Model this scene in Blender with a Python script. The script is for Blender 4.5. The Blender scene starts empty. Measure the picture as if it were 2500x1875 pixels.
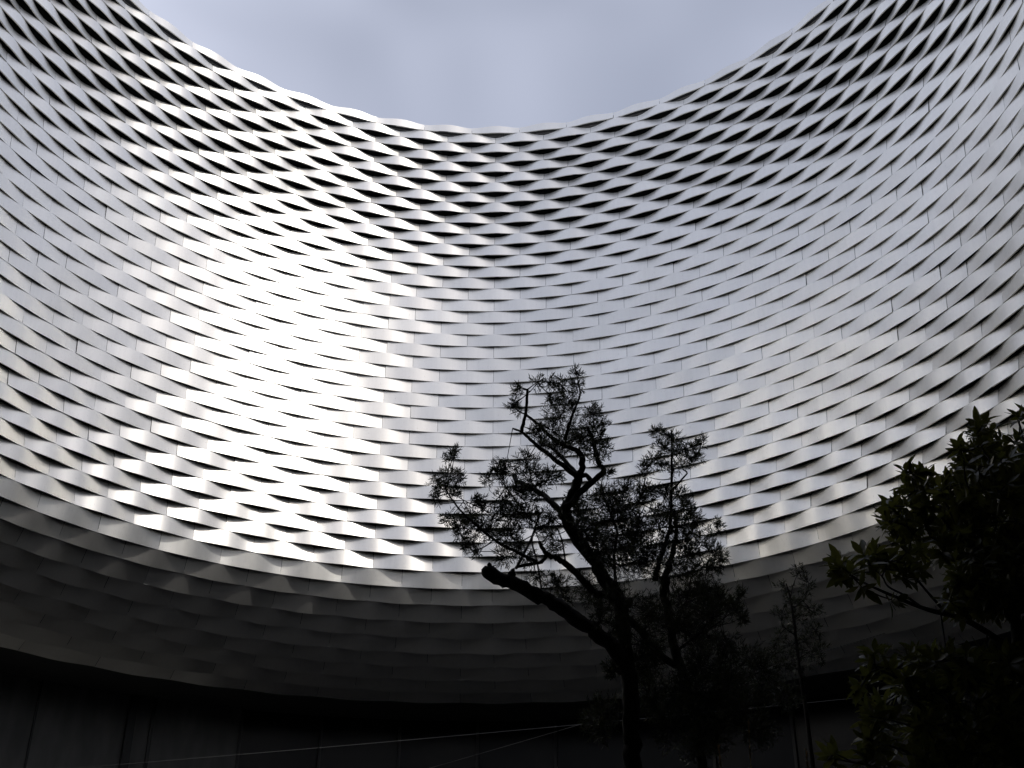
import bpy, bmesh, math, random
from mathutils import Vector, Matrix
import numpy as np

S = 1.25                 # metres per unit of the drum's radius table
EYE = 1.6
sc = bpy.context.scene
col = sc.collection

# ------------------------------------------------------------------ camera
cam_d = bpy.data.cameras.new('camera')
cam_d.sensor_width = 36.0
cam_d.lens = 41.28
cam_d.clip_start = 0.1
cam_d.clip_end = 2000
cam = bpy.data.objects.new('camera', cam_d)
cam.location = (0.0, -14.6584 * S, EYE)
cam.rotation_euler = (math.radians(90 + 29.894), 0.0, math.radians(-2.875))
col.objects.link(cam)
sc.camera = cam

# ------------------------------------------------------------------ world and sun
SUN_EL, SUN_AZ = math.radians(48), math.radians(43)   # azimuth: towards +x from -y (behind the camera, to its right)
sun_dir = Vector((math.sin(SUN_AZ) * math.cos(SUN_EL), -math.cos(SUN_AZ) * math.cos(SUN_EL), math.sin(SUN_EL)))
w = bpy.data.worlds.new('World')
sc.world = w
w.use_nodes = True
nt = w.node_tree
nt.nodes.clear()
N = nt.nodes.new
out = N('ShaderNodeOutputWorld')
bg = N('ShaderNodeBackground')
bg.inputs['Strength'].default_value = 0.15
sky = N('ShaderNodeTexSky')
sky.sky_type = 'NISHITA'
sky.sun_disc = False
sky.sun_elevation = SUN_EL
sky.sun_rotation = math.atan2(sun_dir.x, sun_dir.y)
sky.air_density = 1.0
sky.dust_density = 4.0
sky.ozone_density = 1.0
tc = N('ShaderNodeTexCoord')
mp = N('ShaderNodeMapping')
mp.inputs['Scale'].default_value = (1.0, 1.0, 2.2)
mp.inputs['Rotation'].default_value = (0.3, 0.2, 0.6)
mp.inputs['Location'].default_value = (1.3, 0.4, 2.1)
nz = N('ShaderNodeTexNoise')
nz.inputs['Scale'].default_value = 2.2
nz.inputs['Detail'].default_value = 3.0
nz.inputs['Roughness'].default_value = 0.45
nz.inputs['Distortion'].default_value = 0.4
cr = N('ShaderNodeValToRGB')
cr.color_ramp.elements[0].position = 0.33
cr.color_ramp.elements[0].color = (0, 0, 0, 1)
cr.color_ramp.elements[1].position = 0.68
cr.color_ramp.elements[1].color = (1, 1, 1, 1)
mul = N('ShaderNodeMath')
mul.operation = 'MULTIPLY_ADD'
mul.inputs[1].default_value = 0.5
mul.inputs[2].default_value = 0.3
mix = N('ShaderNodeMix')
mix.data_type = 'RGBA'
mix.inputs[7].default_value = (10.4,11.0,13.3, 1)
nt.links.new(tc.outputs['Generated'], mp.inputs['Vector'])
nt.links.new(mp.outputs['Vector'], nz.inputs['Vector'])
nt.links.new(nz.outputs['Fac'], cr.inputs['Fac'])
nt.links.new(cr.outputs['Color'], mul.inputs[0])
nt.links.new(mul.outputs[0], mix.inputs[0])
nt.links.new(sky.outputs['Color'], mix.inputs[6])
nt.links.new(mix.outputs[2], bg.inputs['Color'])
nt.links.new(bg.outputs[0], out.inputs['Surface'])

sd = bpy.data.lights.new('sun', 'SUN')
sd.energy = 2.0
sd.angle = math.radians(0.6)
sd.color = (1.0, 0.97, 0.92)
so = bpy.data.objects.new('sun', sd)
so.rotation_euler = sun_dir.to_track_quat('Z', 'Y').to_euler()
so.location = sun_dir * 80
col.objects.link(so)

sc.view_settings.view_transform = 'Standard'
sc.view_settings.look = 'None'
sc.view_settings.exposure = -0.95
sc.view_settings.gamma = 1.0
sc.view_settings.use_curve_mapping = False

# ------------------------------------------------------------------ helpers
def tag(o, label=None, cat=None, group=None, kind=None):
    for k, v in (('label', label), ('category', cat), ('group', group), ('kind', kind)):
        if v:
            o[k] = v
    return o

def empty(name, loc=(0, 0, 0)):
    o = bpy.data.objects.new(name, None)
    o.location = loc
    col.objects.link(o)
    return o

def link(name, me, parent=None, loc=(0, 0, 0), rot=(0, 0, 0)):
    o = bpy.data.objects.new(name, me)
    o.location = loc
    o.rotation_euler = rot
    if parent:
        o.parent = parent
    col.objects.link(o)
    return o

def mesh(name, verts, faces, mat, smooth=False):
    me = bpy.data.meshes.new(name)
    me.from_pydata([tuple(v) for v in verts], [], faces)
    me.materials.append(mat)
    if smooth:
        me.polygons.foreach_set('use_smooth', [True] * len(me.polygons))
    me.update()
    return me

class MB:
    def __init__(s):
        s.v, s.f = [], []
    def add(s, vs, fs):
        b = len(s.v)
        s.v += [tuple(v) for v in vs]
        s.f += [tuple(i + b for i in f) for f in fs]
    def tube(s, pts, rad, n=8, cap=True, wob=0.0, rng=random):
        pts = [Vector(p) for p in pts]
        ring = []
        t0 = (pts[1] - pts[0]).normalized()
        a = t0.orthogonal().normalized()
        vs, fs = [], []
        for i, p in enumerate(pts):
            t = (pts[min(i + 1, len(pts) - 1)] - pts[max(i - 1, 0)]).normalized()
            a = (a - t * a.dot(t)).normalized()
            b = t.cross(a)
            for k in range(n):
                r = rad[i] * (1 + wob * rng.uniform(-1, 1))
                an = 2 * math.pi * k / n
                vs.append(p + (a * math.cos(an) + b * math.sin(an)) * r)
        for i in range(len(pts) - 1):
            for k in range(n):
                fs.append((i * n + k, i * n + (k + 1) % n, (i + 1) * n + (k + 1) % n, (i + 1) * n + k))
        if cap:
            fs.append(tuple(range(n - 1, -1, -1)))
            fs.append(tuple((len(pts) - 1) * n + k for k in range(n)))
        s.add(vs, fs)
    def box(s, c, h, rz=0.0):
        ca, sa = math.cos(rz), math.sin(rz)
        vs = []
        for z in (-1, 1):
            for y in (-1, 1):
                for x in (-1, 1):
                    X, Y = x * h[0], y * h[1]
                    vs.append((c[0] + X * ca - Y * sa, c[1] + X * sa + Y * ca, c[2] + z * h[2]))
        s.add(vs, [(0, 2, 3, 1), (4, 5, 7, 6), (0, 1, 5, 4), (2, 6, 7, 3), (0, 4, 6, 2), (1, 3, 7, 5)])
    def mesh(s, name, mat, smooth=False):
        return mesh(name, s.v, s.f, mat, smooth)

def spline(pts, rad, per=4):
    """Catmull-Rom through the points, so a limb bends instead of kinking."""
    P = [Vector(p) for p in pts]
    if len(P) < 3:
        return P, list(rad)
    o, r = [], []
    for i in range(len(P) - 1):
        p0, p1, p2, p3 = P[max(i - 1, 0)], P[i], P[i + 1], P[min(i + 2, len(P) - 1)]
        for k in range(per):
            t = k / per
            o.append(0.5 * ((2 * p1) + (p2 - p0) * t + (2 * p0 - 5 * p1 + 4 * p2 - p3) * t * t + (3 * p1 - p0 - 3 * p2 + p3) * t ** 3))
            r.append(rad[i] * (1 - t) + rad[i + 1] * t)
    o.append(P[-1]); r.append(rad[-1])
    return o, r

# ------------------------------------------------------------------ materials
def mat(name, base, rough=0.6, metal=0.0, spec=0.5):
    m = bpy.data.materials.new(name)
    m.use_nodes = True
    b = m.node_tree.nodes['Principled BSDF']
    b.inputs['Base Color'].default_value = (*base, 1)
    b.inputs['Roughness'].default_value = rough
    b.inputs['Metallic'].default_value = metal
    b.inputs['Specular IOR Level'].default_value = spec
    return m, m.node_tree, b

def noise_color(m3, c1, c2, scale, detail=4, bump=0.0, stretch=None):
    m, t, b = m3
    tcn = t.nodes.new('ShaderNodeTexCoord')
    n = t.nodes.new('ShaderNodeTexNoise')
    n.inputs['Scale'].default_value = scale
    n.inputs['Detail'].default_value = detail
    src = tcn.outputs['Object']
    if stretch:
        mpn = t.nodes.new('ShaderNodeMapping')
        mpn.inputs['Scale'].default_value = stretch
        t.links.new(src, mpn.inputs['Vector'])
        src = mpn.outputs['Vector']
    t.links.new(src, n.inputs['Vector'])
    r = t.nodes.new('ShaderNodeValToRGB')
    r.color_ramp.elements[0].position = 0.3
    r.color_ramp.elements[1].position = 0.7
    r.color_ramp.elements[0].color = (*c1, 1)
    r.color_ramp.elements[1].color = (*c2, 1)
    t.links.new(n.outputs['Fac'], r.inputs['Fac'])
    t.links.new(r.outputs['Color'], b.inputs['Base Color'])
    if bump:
        bp = t.nodes.new('ShaderNodeBump')
        bp.inputs['Strength'].default_value = bump
        bp.inputs['Distance'].default_value = 0.02
        t.links.new(n.outputs['Fac'], bp.inputs['Height'])
        t.links.new(bp.outputs['Normal'], b.inputs['Normal'])
    return m

def make_aluminium():
    m, t, b = mat('brushed_aluminium', (0.7, 0.7, 0.71), 0.37, 0.95)
    L = t.links.new
    g = t.nodes.new('ShaderNodeNewGeometry')
    # panel-to-panel difference in the metal batch, from a value stored per panel
    at_ = t.nodes.new('ShaderNodeAttribute')
    at_.attribute_name = 'batch'
    # rain streaks, weathering and fine grain
    mp_ = t.nodes.new('ShaderNodeMapping')
    mp_.inputs['Scale'].default_value = (9.0, 9.0, 0.5)
    L(g.outputs['Position'], mp_.inputs['Vector'])
    st = t.nodes.new('ShaderNodeTexNoise')
    st.inputs['Scale'].default_value = 1.0
    st.inputs['Detail'].default_value = 5.0
    L(mp_.outputs['Vector'], st.inputs['Vector'])
    big = t.nodes.new('ShaderNodeTexNoise')
    big.inputs['Scale'].default_value = 0.5
    big.inputs['Detail'].default_value = 3.0
    L(g.outputs['Position'], big.inputs['Vector'])
    r = t.nodes.new('ShaderNodeMapRange')
    r.inputs['From Min'].default_value = 0.3
    r.inputs['From Max'].default_value = 0.75
    r.inputs['To Min'].default_value = 1.01
    r.inputs['To Max'].default_value = 0.96
    L(st.outputs['Fac'], r.inputs['Value'])
    pr = t.nodes.new('ShaderNodeMapRange')
    pr.inputs['To Min'].default_value = 0.93
    pr.inputs['To Max'].default_value = 1.04
    L(at_.outputs['Fac'], pr.inputs['Value'])
    mu0 = t.nodes.new('ShaderNodeMath'); mu0.operation = 'MULTIPLY'
    L(r.outputs['Result'], mu0.inputs[0]); L(pr.outputs['Result'], mu0.inputs[1])
    # sparse dark drip marks left by rain
    mq = t.nodes.new('ShaderNodeMapping')
    mq.inputs['Scale'].default_value = (14.0, 14.0, 1.3)
    L(g.outputs['Position'], mq.inputs['Vector'])
    dn_ = t.nodes.new('ShaderNodeTexNoise')
    dn_.inputs['Detail'].default_value = 2.0
    L(mq.outputs['Vector'], dn_.inputs['Vector'])
    dr = t.nodes.new('ShaderNodeMapRange')
    dr.inputs['From Min'].default_value = 0.66
    dr.inputs['From Max'].default_value = 0.76
    dr.inputs['To Min'].default_value = 1.0
    dr.inputs['To Max'].default_value = 0.78
    L(dn_.outputs['Fac'], dr.inputs['Value'])
    mu = t.nodes.new('ShaderNodeMath'); mu.operation = 'MULTIPLY'
    L(mu0.outputs[0], mu.inputs[0]); L(dr.outputs['Result'], mu.inputs[1])
    vm = t.nodes.new('ShaderNodeVectorMath'); vm.operation = 'SCALE'
    vm.inputs[0].default_value = (0.97, 0.955, 0.905)
    L(mu.outputs[0], vm.inputs['Scale'])
    L(vm.outputs['Vector'], b.inputs['Base Color'])
    rr = t.nodes.new('ShaderNodeMapRange')
    rr.inputs['From Min'].default_value = 0.3
    rr.inputs['From Max'].default_value = 0.7
    rr.inputs['To Min'].default_value = 0.37 - 0.03
    rr.inputs['To Max'].default_value = 0.37 + 0.04
    L(big.outputs['Fac'], rr.inputs['Value'])
    rb = t.nodes.new('ShaderNodeMath'); rb.operation = 'MULTIPLY_ADD'
    rb.inputs[1].default_value = 0.05
    L(at_.outputs['Fac'], rb.inputs[0]); L(rr.outputs['Result'], rb.inputs[2])
    L(rb.outputs[0], b.inputs['Roughness'])
    # rolled grain runs along the bands, so highlights stretch up and down
    b.inputs['Anisotropic'].default_value = 0.55
    tg = t.nodes.new('ShaderNodeCombineXYZ')
    tg.inputs[2].default_value = 1.0
    L(tg.outputs[0], b.inputs['Tangent'])
    return m

M_ALU = make_aluminium()
M_BACK = mat('dark_backing_membrane', (0.02, 0.021, 0.022), 0.8)[0]
M_CEIL = noise_color(mat('dark_ceiling_paint', (0.08, 0.08, 0.08), 0.7), (0.07, 0.072, 0.07), (0.1, 0.1, 0.098), 0.6)
M_ROOF = noise_color(mat('roof_gravel', (0.2, 0.2, 0.2), 0.9), (0.14, 0.14, 0.14), (0.26, 0.25, 0.24), 6.0)
M_WALL = noise_color(mat('grey_wall_sheet', (0.1, 0.1, 0.1), 0.6, 0.2), (0.17, 0.17, 0.165), (0.25, 0.25, 0.24), 2.5, 5, 0.05, (1, 1, 0.3))
M_GLASS = mat('dark_shop_glass', (0.02, 0.021, 0.024), 0.25, 0.0, 0.15)[0]
M_MULL = mat('dark_mullion', (0.05, 0.05, 0.05), 0.5, 0.3)[0]
M_GROUND = noise_color(mat('asphalt', (0.05, 0.05, 0.05), 0.85), (0.018, 0.018, 0.019), (0.034, 0.034, 0.033), 3.0, 8, 0.3)
M_BARK = noise_color(mat('bark', (0.05, 0.045, 0.04), 0.85), (0.022, 0.02, 0.018), (0.075, 0.066, 0.056), 22.0, 6, 0.9, (1, 1, 0.35))
M_CUT = noise_color(mat('sawn_wood', (0.12, 0.1, 0.07), 0.8), (0.07, 0.06, 0.045), (0.15, 0.125, 0.09), 30.0)
M_CABLE = mat('steel_cable', (0.2, 0.2, 0.2), 0.5, 0.6)[0]
M_REED = noise_color(mat('dry_grass', (0.4, 0.3, 0.15), 0.8), (0.32, 0.23, 0.1), (0.5, 0.4, 0.22), 20.0)

def leaf_mat(name, c1, c2, rough, trans):
    m, t, b = mat(name, c1, rough)
    L = t.links.new
    g = t.nodes.new('ShaderNodeNewGeometry')
    oi = t.nodes.new('ShaderNodeObjectInfo')
    ad = t.nodes.new('ShaderNodeMath'); ad.operation = 'ADD'
    L(g.outputs['Random Per Island'], ad.inputs[0]); L(oi.outputs['Random'], ad.inputs[1])
    fr = t.nodes.new('ShaderNodeMath'); fr.operation = 'FRACT'
    L(ad.outputs[0], fr.inputs[0])
    mx = t.nodes.new('ShaderNodeMix'); mx.data_type = 'RGBA'
    mx.inputs[6].default_value = (*c1, 1); mx.inputs[7].default_value = (*c2, 1)
    L(fr.outputs[0], mx.inputs[0])
    L(mx.outputs[2], b.inputs['Base Color'])
    tr = t.nodes.new('ShaderNodeBsdfTranslucent')
    L(mx.outputs[2], tr.inputs['Color'])
    ms = t.nodes.new('ShaderNodeMixShader')
    ms.inputs[0].default_value = trans
    L(b.outputs[0], ms.inputs[1]); L(tr.outputs[0], ms.inputs[2])
    L(ms.outputs[0], t.nodes['Material Output'].inputs['Surface'])
    return m
M_NEEDLE = leaf_mat('narrow_leaf', (0.06, 0.07, 0.035), (0.10, 0.11, 0.05), 0.45, 0.25)
M_LAUREL = leaf_mat('laurel_leaf', (0.085, 0.095, 0.018), (0.13, 0.13, 0.026), 0.33, 0.5)

# ------------------------------------------------------------------ ground
nseg = 64
gm = MB()
gm.add([(0, 0, 0)] + [(600 * math.cos(2 * math.pi * i / nseg), 600 * math.sin(2 * math.pi * i / nseg), 0) for i in range(nseg)],
       [(0, i + 1, (i + 1) % nseg + 1) for i in range(nseg)])
tag(link('ground', gm.mesh('ground', M_GROUND)), kind='structure')

# ------------------------------------------------------------------ the hall with its woven round court
hall = tag(empty('exhibition_hall'), 'silver exhibition hall whose round open court is clad in woven aluminium bands', 'building')

R_, Z_ = {}, {}                       # seam rings: -1 is the rim, k the lower edge of band k
R_[-1], Z_[-1] = 10.0, 22.13 + 0.285
for k in range(0, 36):
    R_[k], Z_[k] = 10.0, 22.13 - 0.345 * k
low = {36: (10.02, 9.723), 37: (10.05, 9.369), 38: (10.17, 9.02), 39: (10.375, 8.72), 40: (10.65, 8.42), 41: (10.97, 8.168),
       42: (11.28, 7.908), 43: (11.6, 7.694), 44: (11.93, 7.488), 45: (12.27, 7.30), 46: (12.6, 7.142)}
for k, (r, z) in low.items():
    R_[k], Z_[k] = r, z
for k in R_:
    R_[k] *= S
    Z_[k] = Z_[k] * S + EYE
NB = 47
NP = 48
PH = 0.0132
STEP = 2 * math.pi / NP
AMP_K = [0, 1, 8, 12, 15, 18, 25, 28, 31, 34, 38, 43, 46]
BULGE = [0.038, 0.06, 0.06, 0.042, 0.028, 0.02, 0.02, 0.022, 0.028, 0.045, 0.056, 0.06, 0.03]       # how far the lower edge bows out in mid-panel
TUCK = [0.042, 0.095, 0.095, 0.074, 0.052, 0.034, 0.034, 0.037, 0.05, 0.08, 0.095, 0.09, 0.04]        # how far the upper edge dives in at the joints
OPEN = [0.2, 0.24, 0.24, 0.17, 0.07, 0.0, 0.0, 0.0, 0.03, 0.05, 0.0, 0.0, 0.0]   # how much the upper edge is cut down at the joints

def panel_geo(k, rng=None, nc=10):
    """one aluminium strip panel of band k, centred on azimuth 0 (+y), axis at the origin:
    hidden flange, bowed and twisted face, hem folded back at its lower edge"""
    r0, z0, r1, z1 = R_[k - 1], Z_[k - 1], R_[k], Z_[k]
    dr, dz = r1 - r0, z1 - z0
    ln = math.hypot(dr, dz)
    tr, tz = dr / ln, dz / ln                # down the face
    nr, nzv = tz, -tr                        # towards the court
    if nr > 0: nr, nzv = -nr, -nzv
    B = float(np.interp(k, AMP_K, BULGE)) * S
    T = float(np.interp(k, AMP_K, TUCK)) * S
    O = float(np.interp(k, AMP_K, OPEN))
    gap = 0.004 / r0
    half = STEP / 2 - gap
    dt = db = tw = 0.0
    if rng:
        dt, db, tw = (rng.gauss(0, 0.005 if k < 37 else 0.003) for _ in range(3))
    vs, fs = [], []
    hem = 0.035
    for j in range(nc + 1):
        s = -1 + 2 * j / nc
        th = s * half
        wv = math.cos(math.pi * s)           # +1 in the middle, -1 at the joints
        top = -T * (1 - wv) / 2 + dt + tw * s - 0.004
        bot = B * (1 + wv) / 2 + db + tw * s
        ut = O * ((1 - wv) / 2) ** 1.3
        rows = [(ut - 0.16 * (1 - 2 * ut), top - 0.06), (ut - 0.012, top - 0.012), (ut, top + (bot - top) * ut * 0.35), (1.0, bot), (1.0, bot - hem)]
        for q, (u, d) in enumerate(rows):
            l = u * ln
            r = r0 + tr * l + nr * d
            z = z0 + tz * l + nzv * d
            vs.append((r * math.sin(th), r * math.cos(th), z))
    m = len(rows)
    for j in range(nc):
        for q in range(m - 1):
            a = j * m + q
            fs.append((a, a + 1, a + m + 1, a + m))
    return vs, fs, m

def panel_mesh(name, vs, fs, m, batch):
    me = bpy.data.meshes.new(name)
    me.from_pydata(vs, [], fs)
    me.materials.append(M_ALU)
    n = len(me.polygons)
    me.polygons.foreach_set('use_smooth', [True] * n)
    at = me.attributes.new('batch', 'FLOAT', 'POINT')
    at.data.foreach_set('value', batch)
    # sharp folds along the flange and the hem
    sh = me.attributes.new('sharp_edge', 'BOOLEAN', 'EDGE')
    flags = []
    for e in me.edges:
        a, b = e.vertices
        flags.append((a % m == b % m) and (a % m in (1, 2, 3)))
    sh.data.foreach_set('value', flags)
    me.update()
    return me

cam_m = (Matrix.Translation(cam.location) @ cam.rotation_euler.to_matrix().to_4x4()).inverted()
def to_px(p):
    q = cam_m @ Vector(p)
    if q.z > -0.1: return None
    f = 1024 * cam_d.lens / 36.0
    return 512 + f * q.x / -q.z, 384 - f * q.y / -q.z

rng = random.Random(11)
cand, rest = [], []
for k in range(NB):
    for j in range(NP):
        th = PH + STEP * (j + 0.5 + (0.5 if k % 2 else 0.0))
        if th > math.pi: th -= 2 * math.pi
        area = 0
        if abs(th) < 1.5:
            c = []
            for rr, zz in ((R_[k - 1], Z_[k - 1]), (R_[k], Z_[k])):
                for s in (-1, 1):
                    a = th + s * STEP / 2
                    c.append(to_px((rr * math.sin(a), rr * math.cos(a), zz)))
            if all(c):
                inside = sum(1 for x, y in c if 0 < x < 1024 and 0 < y < 768)
                (x0, y0), (x1, y1), (x2, y2), (x3, y3) = c
                area = abs((x3 - x0) * (y2 - y1) - (x2 - x1) * (y3 - y0)) / 2 * (inside / 4)
        cand.append((area, k, j, th))
cand.sort(reverse=True)
geo = {}
for i, (area, k, j, th) in enumerate(cand):
    vs, fs, m = panel_geo(k, rng)
    bt = rng.random()
    if i < 300:
        me = panel_mesh('cladding_panel', vs, fs, m, [bt] * len(vs))
        link('cladding_panel', me, hall, rot=(0, 0, -th))
    else:
        rest.append((vs, fs, th, bt))
V, F, Bt = [], [], []
for vs, fs, th, bt in rest:
    b = len(V)
    c, s = math.cos(-th), math.sin(-th)
    V += [(x * c - y * s, x * s + y * c, z) for x, y, z in vs]
    F += [tuple(i + b for i in f) for f in fs]
    Bt += [bt] * len(vs)
tag(link('cladding_panels', panel_mesh('cladding_panels', V, F, 5, Bt), hall), kind='stuff')

# black membrane drum behind the bands
def revolve(prof, mt, name, n=144, a0=0.0, a1=2 * math.pi, smooth=True):
    mb = MB()
    full = abs(a1 - a0 - 2 * math.pi) < 1e-6
    cols = n if full else n + 1
    vs, fs = [], []
    for i in range(cols):
        a = a0 + (a1 - a0) * i / n
        for r, z in prof:
            vs.append((r * math.sin(a), r * math.cos(a), z))
    m = len(prof)
    for i in range(n):
        i2 = (i + 1) % cols
        for q in range(m - 1):
            fs.append((i * m + q, i2 * m + q, i2 * m + q + 1, i * m + q + 1))
    mb.add(vs, fs)
    return mb.mesh(name, mt, smooth)

back = []
for k in range(-1, NB):
    ka, kb = max(k - 1, -1), min(k + 1, NB - 1)
    dr, dz = R_[kb] - R_[ka], Z_[kb] - Z_[ka]
    ln = math.hypot(dr, dz)
    off = 0.34
    back.append((R_[k] - dz / ln * off, Z_[k] + dr / ln * off))
back[0] = (R_[-1] + 0.22, Z_[-1] - 0.03)
back[1] = (R_[0] + 0.26, Z_[0])
link('backing_drum', revolve(back, M_BACK, 'backing_drum'), hall)
# flat roof round the court, unseen outer wall that blocks light, and the dark ceiling over the passage at street level
ROUT = 46.0
zr = Z_[-1] - 0.30
link('roof', revolve([(back[0][0] - 0.05, zr - 0.06), (back[0][0] - 0.05, zr), (ROUT, zr), (ROUT, zr - 0.4)], M_ROOF, 'roof', smooth=False), hall)
zc = Z_[46] + 0.06
link('light_blocking_outer_wall', revolve([(ROUT - 0.02, zr - 0.4), (ROUT - 0.02, 0.0)], M_WALL, 'light_blocking_outer_wall'), hall)  # unseen; carried down to the ground to shut outside light out of the passage
link('passage_ceiling', revolve([(back[-1][0] + 0.02, zc + 0.25), (R_[46] + 0.12, zc + 0.02), (R_[46] + 0.12, zc), (ROUT, zc)], M_CEIL, 'passage_ceiling', smooth=False), hall)
# street-level wall below: grey sheets to the left, dark glazing elsewhere, one bay after another
RW = 14.5 * S
wz1 = zc - 0.004
def bay(a0, a1, rad, z0, z1, thick):
    mb = MB()
    vs = []
    for a in (a0, a1):
        for r in (rad, rad + thick):
            for z in (z0, z1):
                vs.append((r * math.sin(a), r * math.cos(a), z))
    mb.add(vs, [(0, 1, 5, 4), (2, 6, 7, 3), (0, 2, 3, 1), (4, 5, 7, 6), (1, 3, 7, 5), (0, 4, 6, 2)])
    return mb
edges_deg = [-112]
a = -112 + 0.0
E0 = -30.16
left = [E0 - 8.2 * i for i in range(10, 0, -1)] + [E0, -28.2, -20.06]
right = [-20.06 + 7.51 * i for i in range(1, 18)]
ed = left + right
for i in range(len(ed) - 1):
    a0, a1 = math.radians(ed[i]), math.radians(ed[i + 1])
    solid = ed[i + 1] <= -20.0
    rj = rng.uniform(-0.015, 0.015)
    g = 0.0016 if ed[i + 1] != E0 and ed[i] != E0 else 0.0016
    zsp = [0.12, 3.6, 7.1, wz1] if solid else [0.12, 4.2, 8.4, wz1]
    for q in range(3):
        z0, z1 = zsp[q] + 0.012, zsp[q + 1] - 0.012 if q < 2 else zsp[q + 1]
        mb = bay(a0 + g, a1 - g, RW + rj + rng.uniform(-0.008, 0.008), z0, z1, 0.06)
        if solid:
            link('wall_panel', mb.mesh('wall_panel', M_WALL), hall)
        else:
            link('glass_pane', mb.mesh('glass_pane', M_GLASS), hall)
for i, e in enumerate(ed):
    aa = math.radians(e)
    mb = MB()
    dp = 0.22 if abs(e - E0) < 0.1 else 0.12
    wd = 0.11 if abs(e - E0) < 0.1 else 0.045
    if e <= -28.5 and abs(e - E0) > 0.1:
        wd, dp = 0.03, 0.05
    rr = RW + 0.03
    mb.box((rr * math.sin(aa), rr * math.cos(aa), wz1 / 2 + 0.05), (wd, dp, wz1 / 2 - 0.06), -aa)
    link('mullion', mb.mesh('mullion', M_MULL), hall)
link('wall_core', revolve([(RW + 0.35, 0.0), (RW + 0.35, wz1)], M_MULL, 'wall_core', 72, math.radians(ed[0]), math.radians(ed[-1])), hall)

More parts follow.
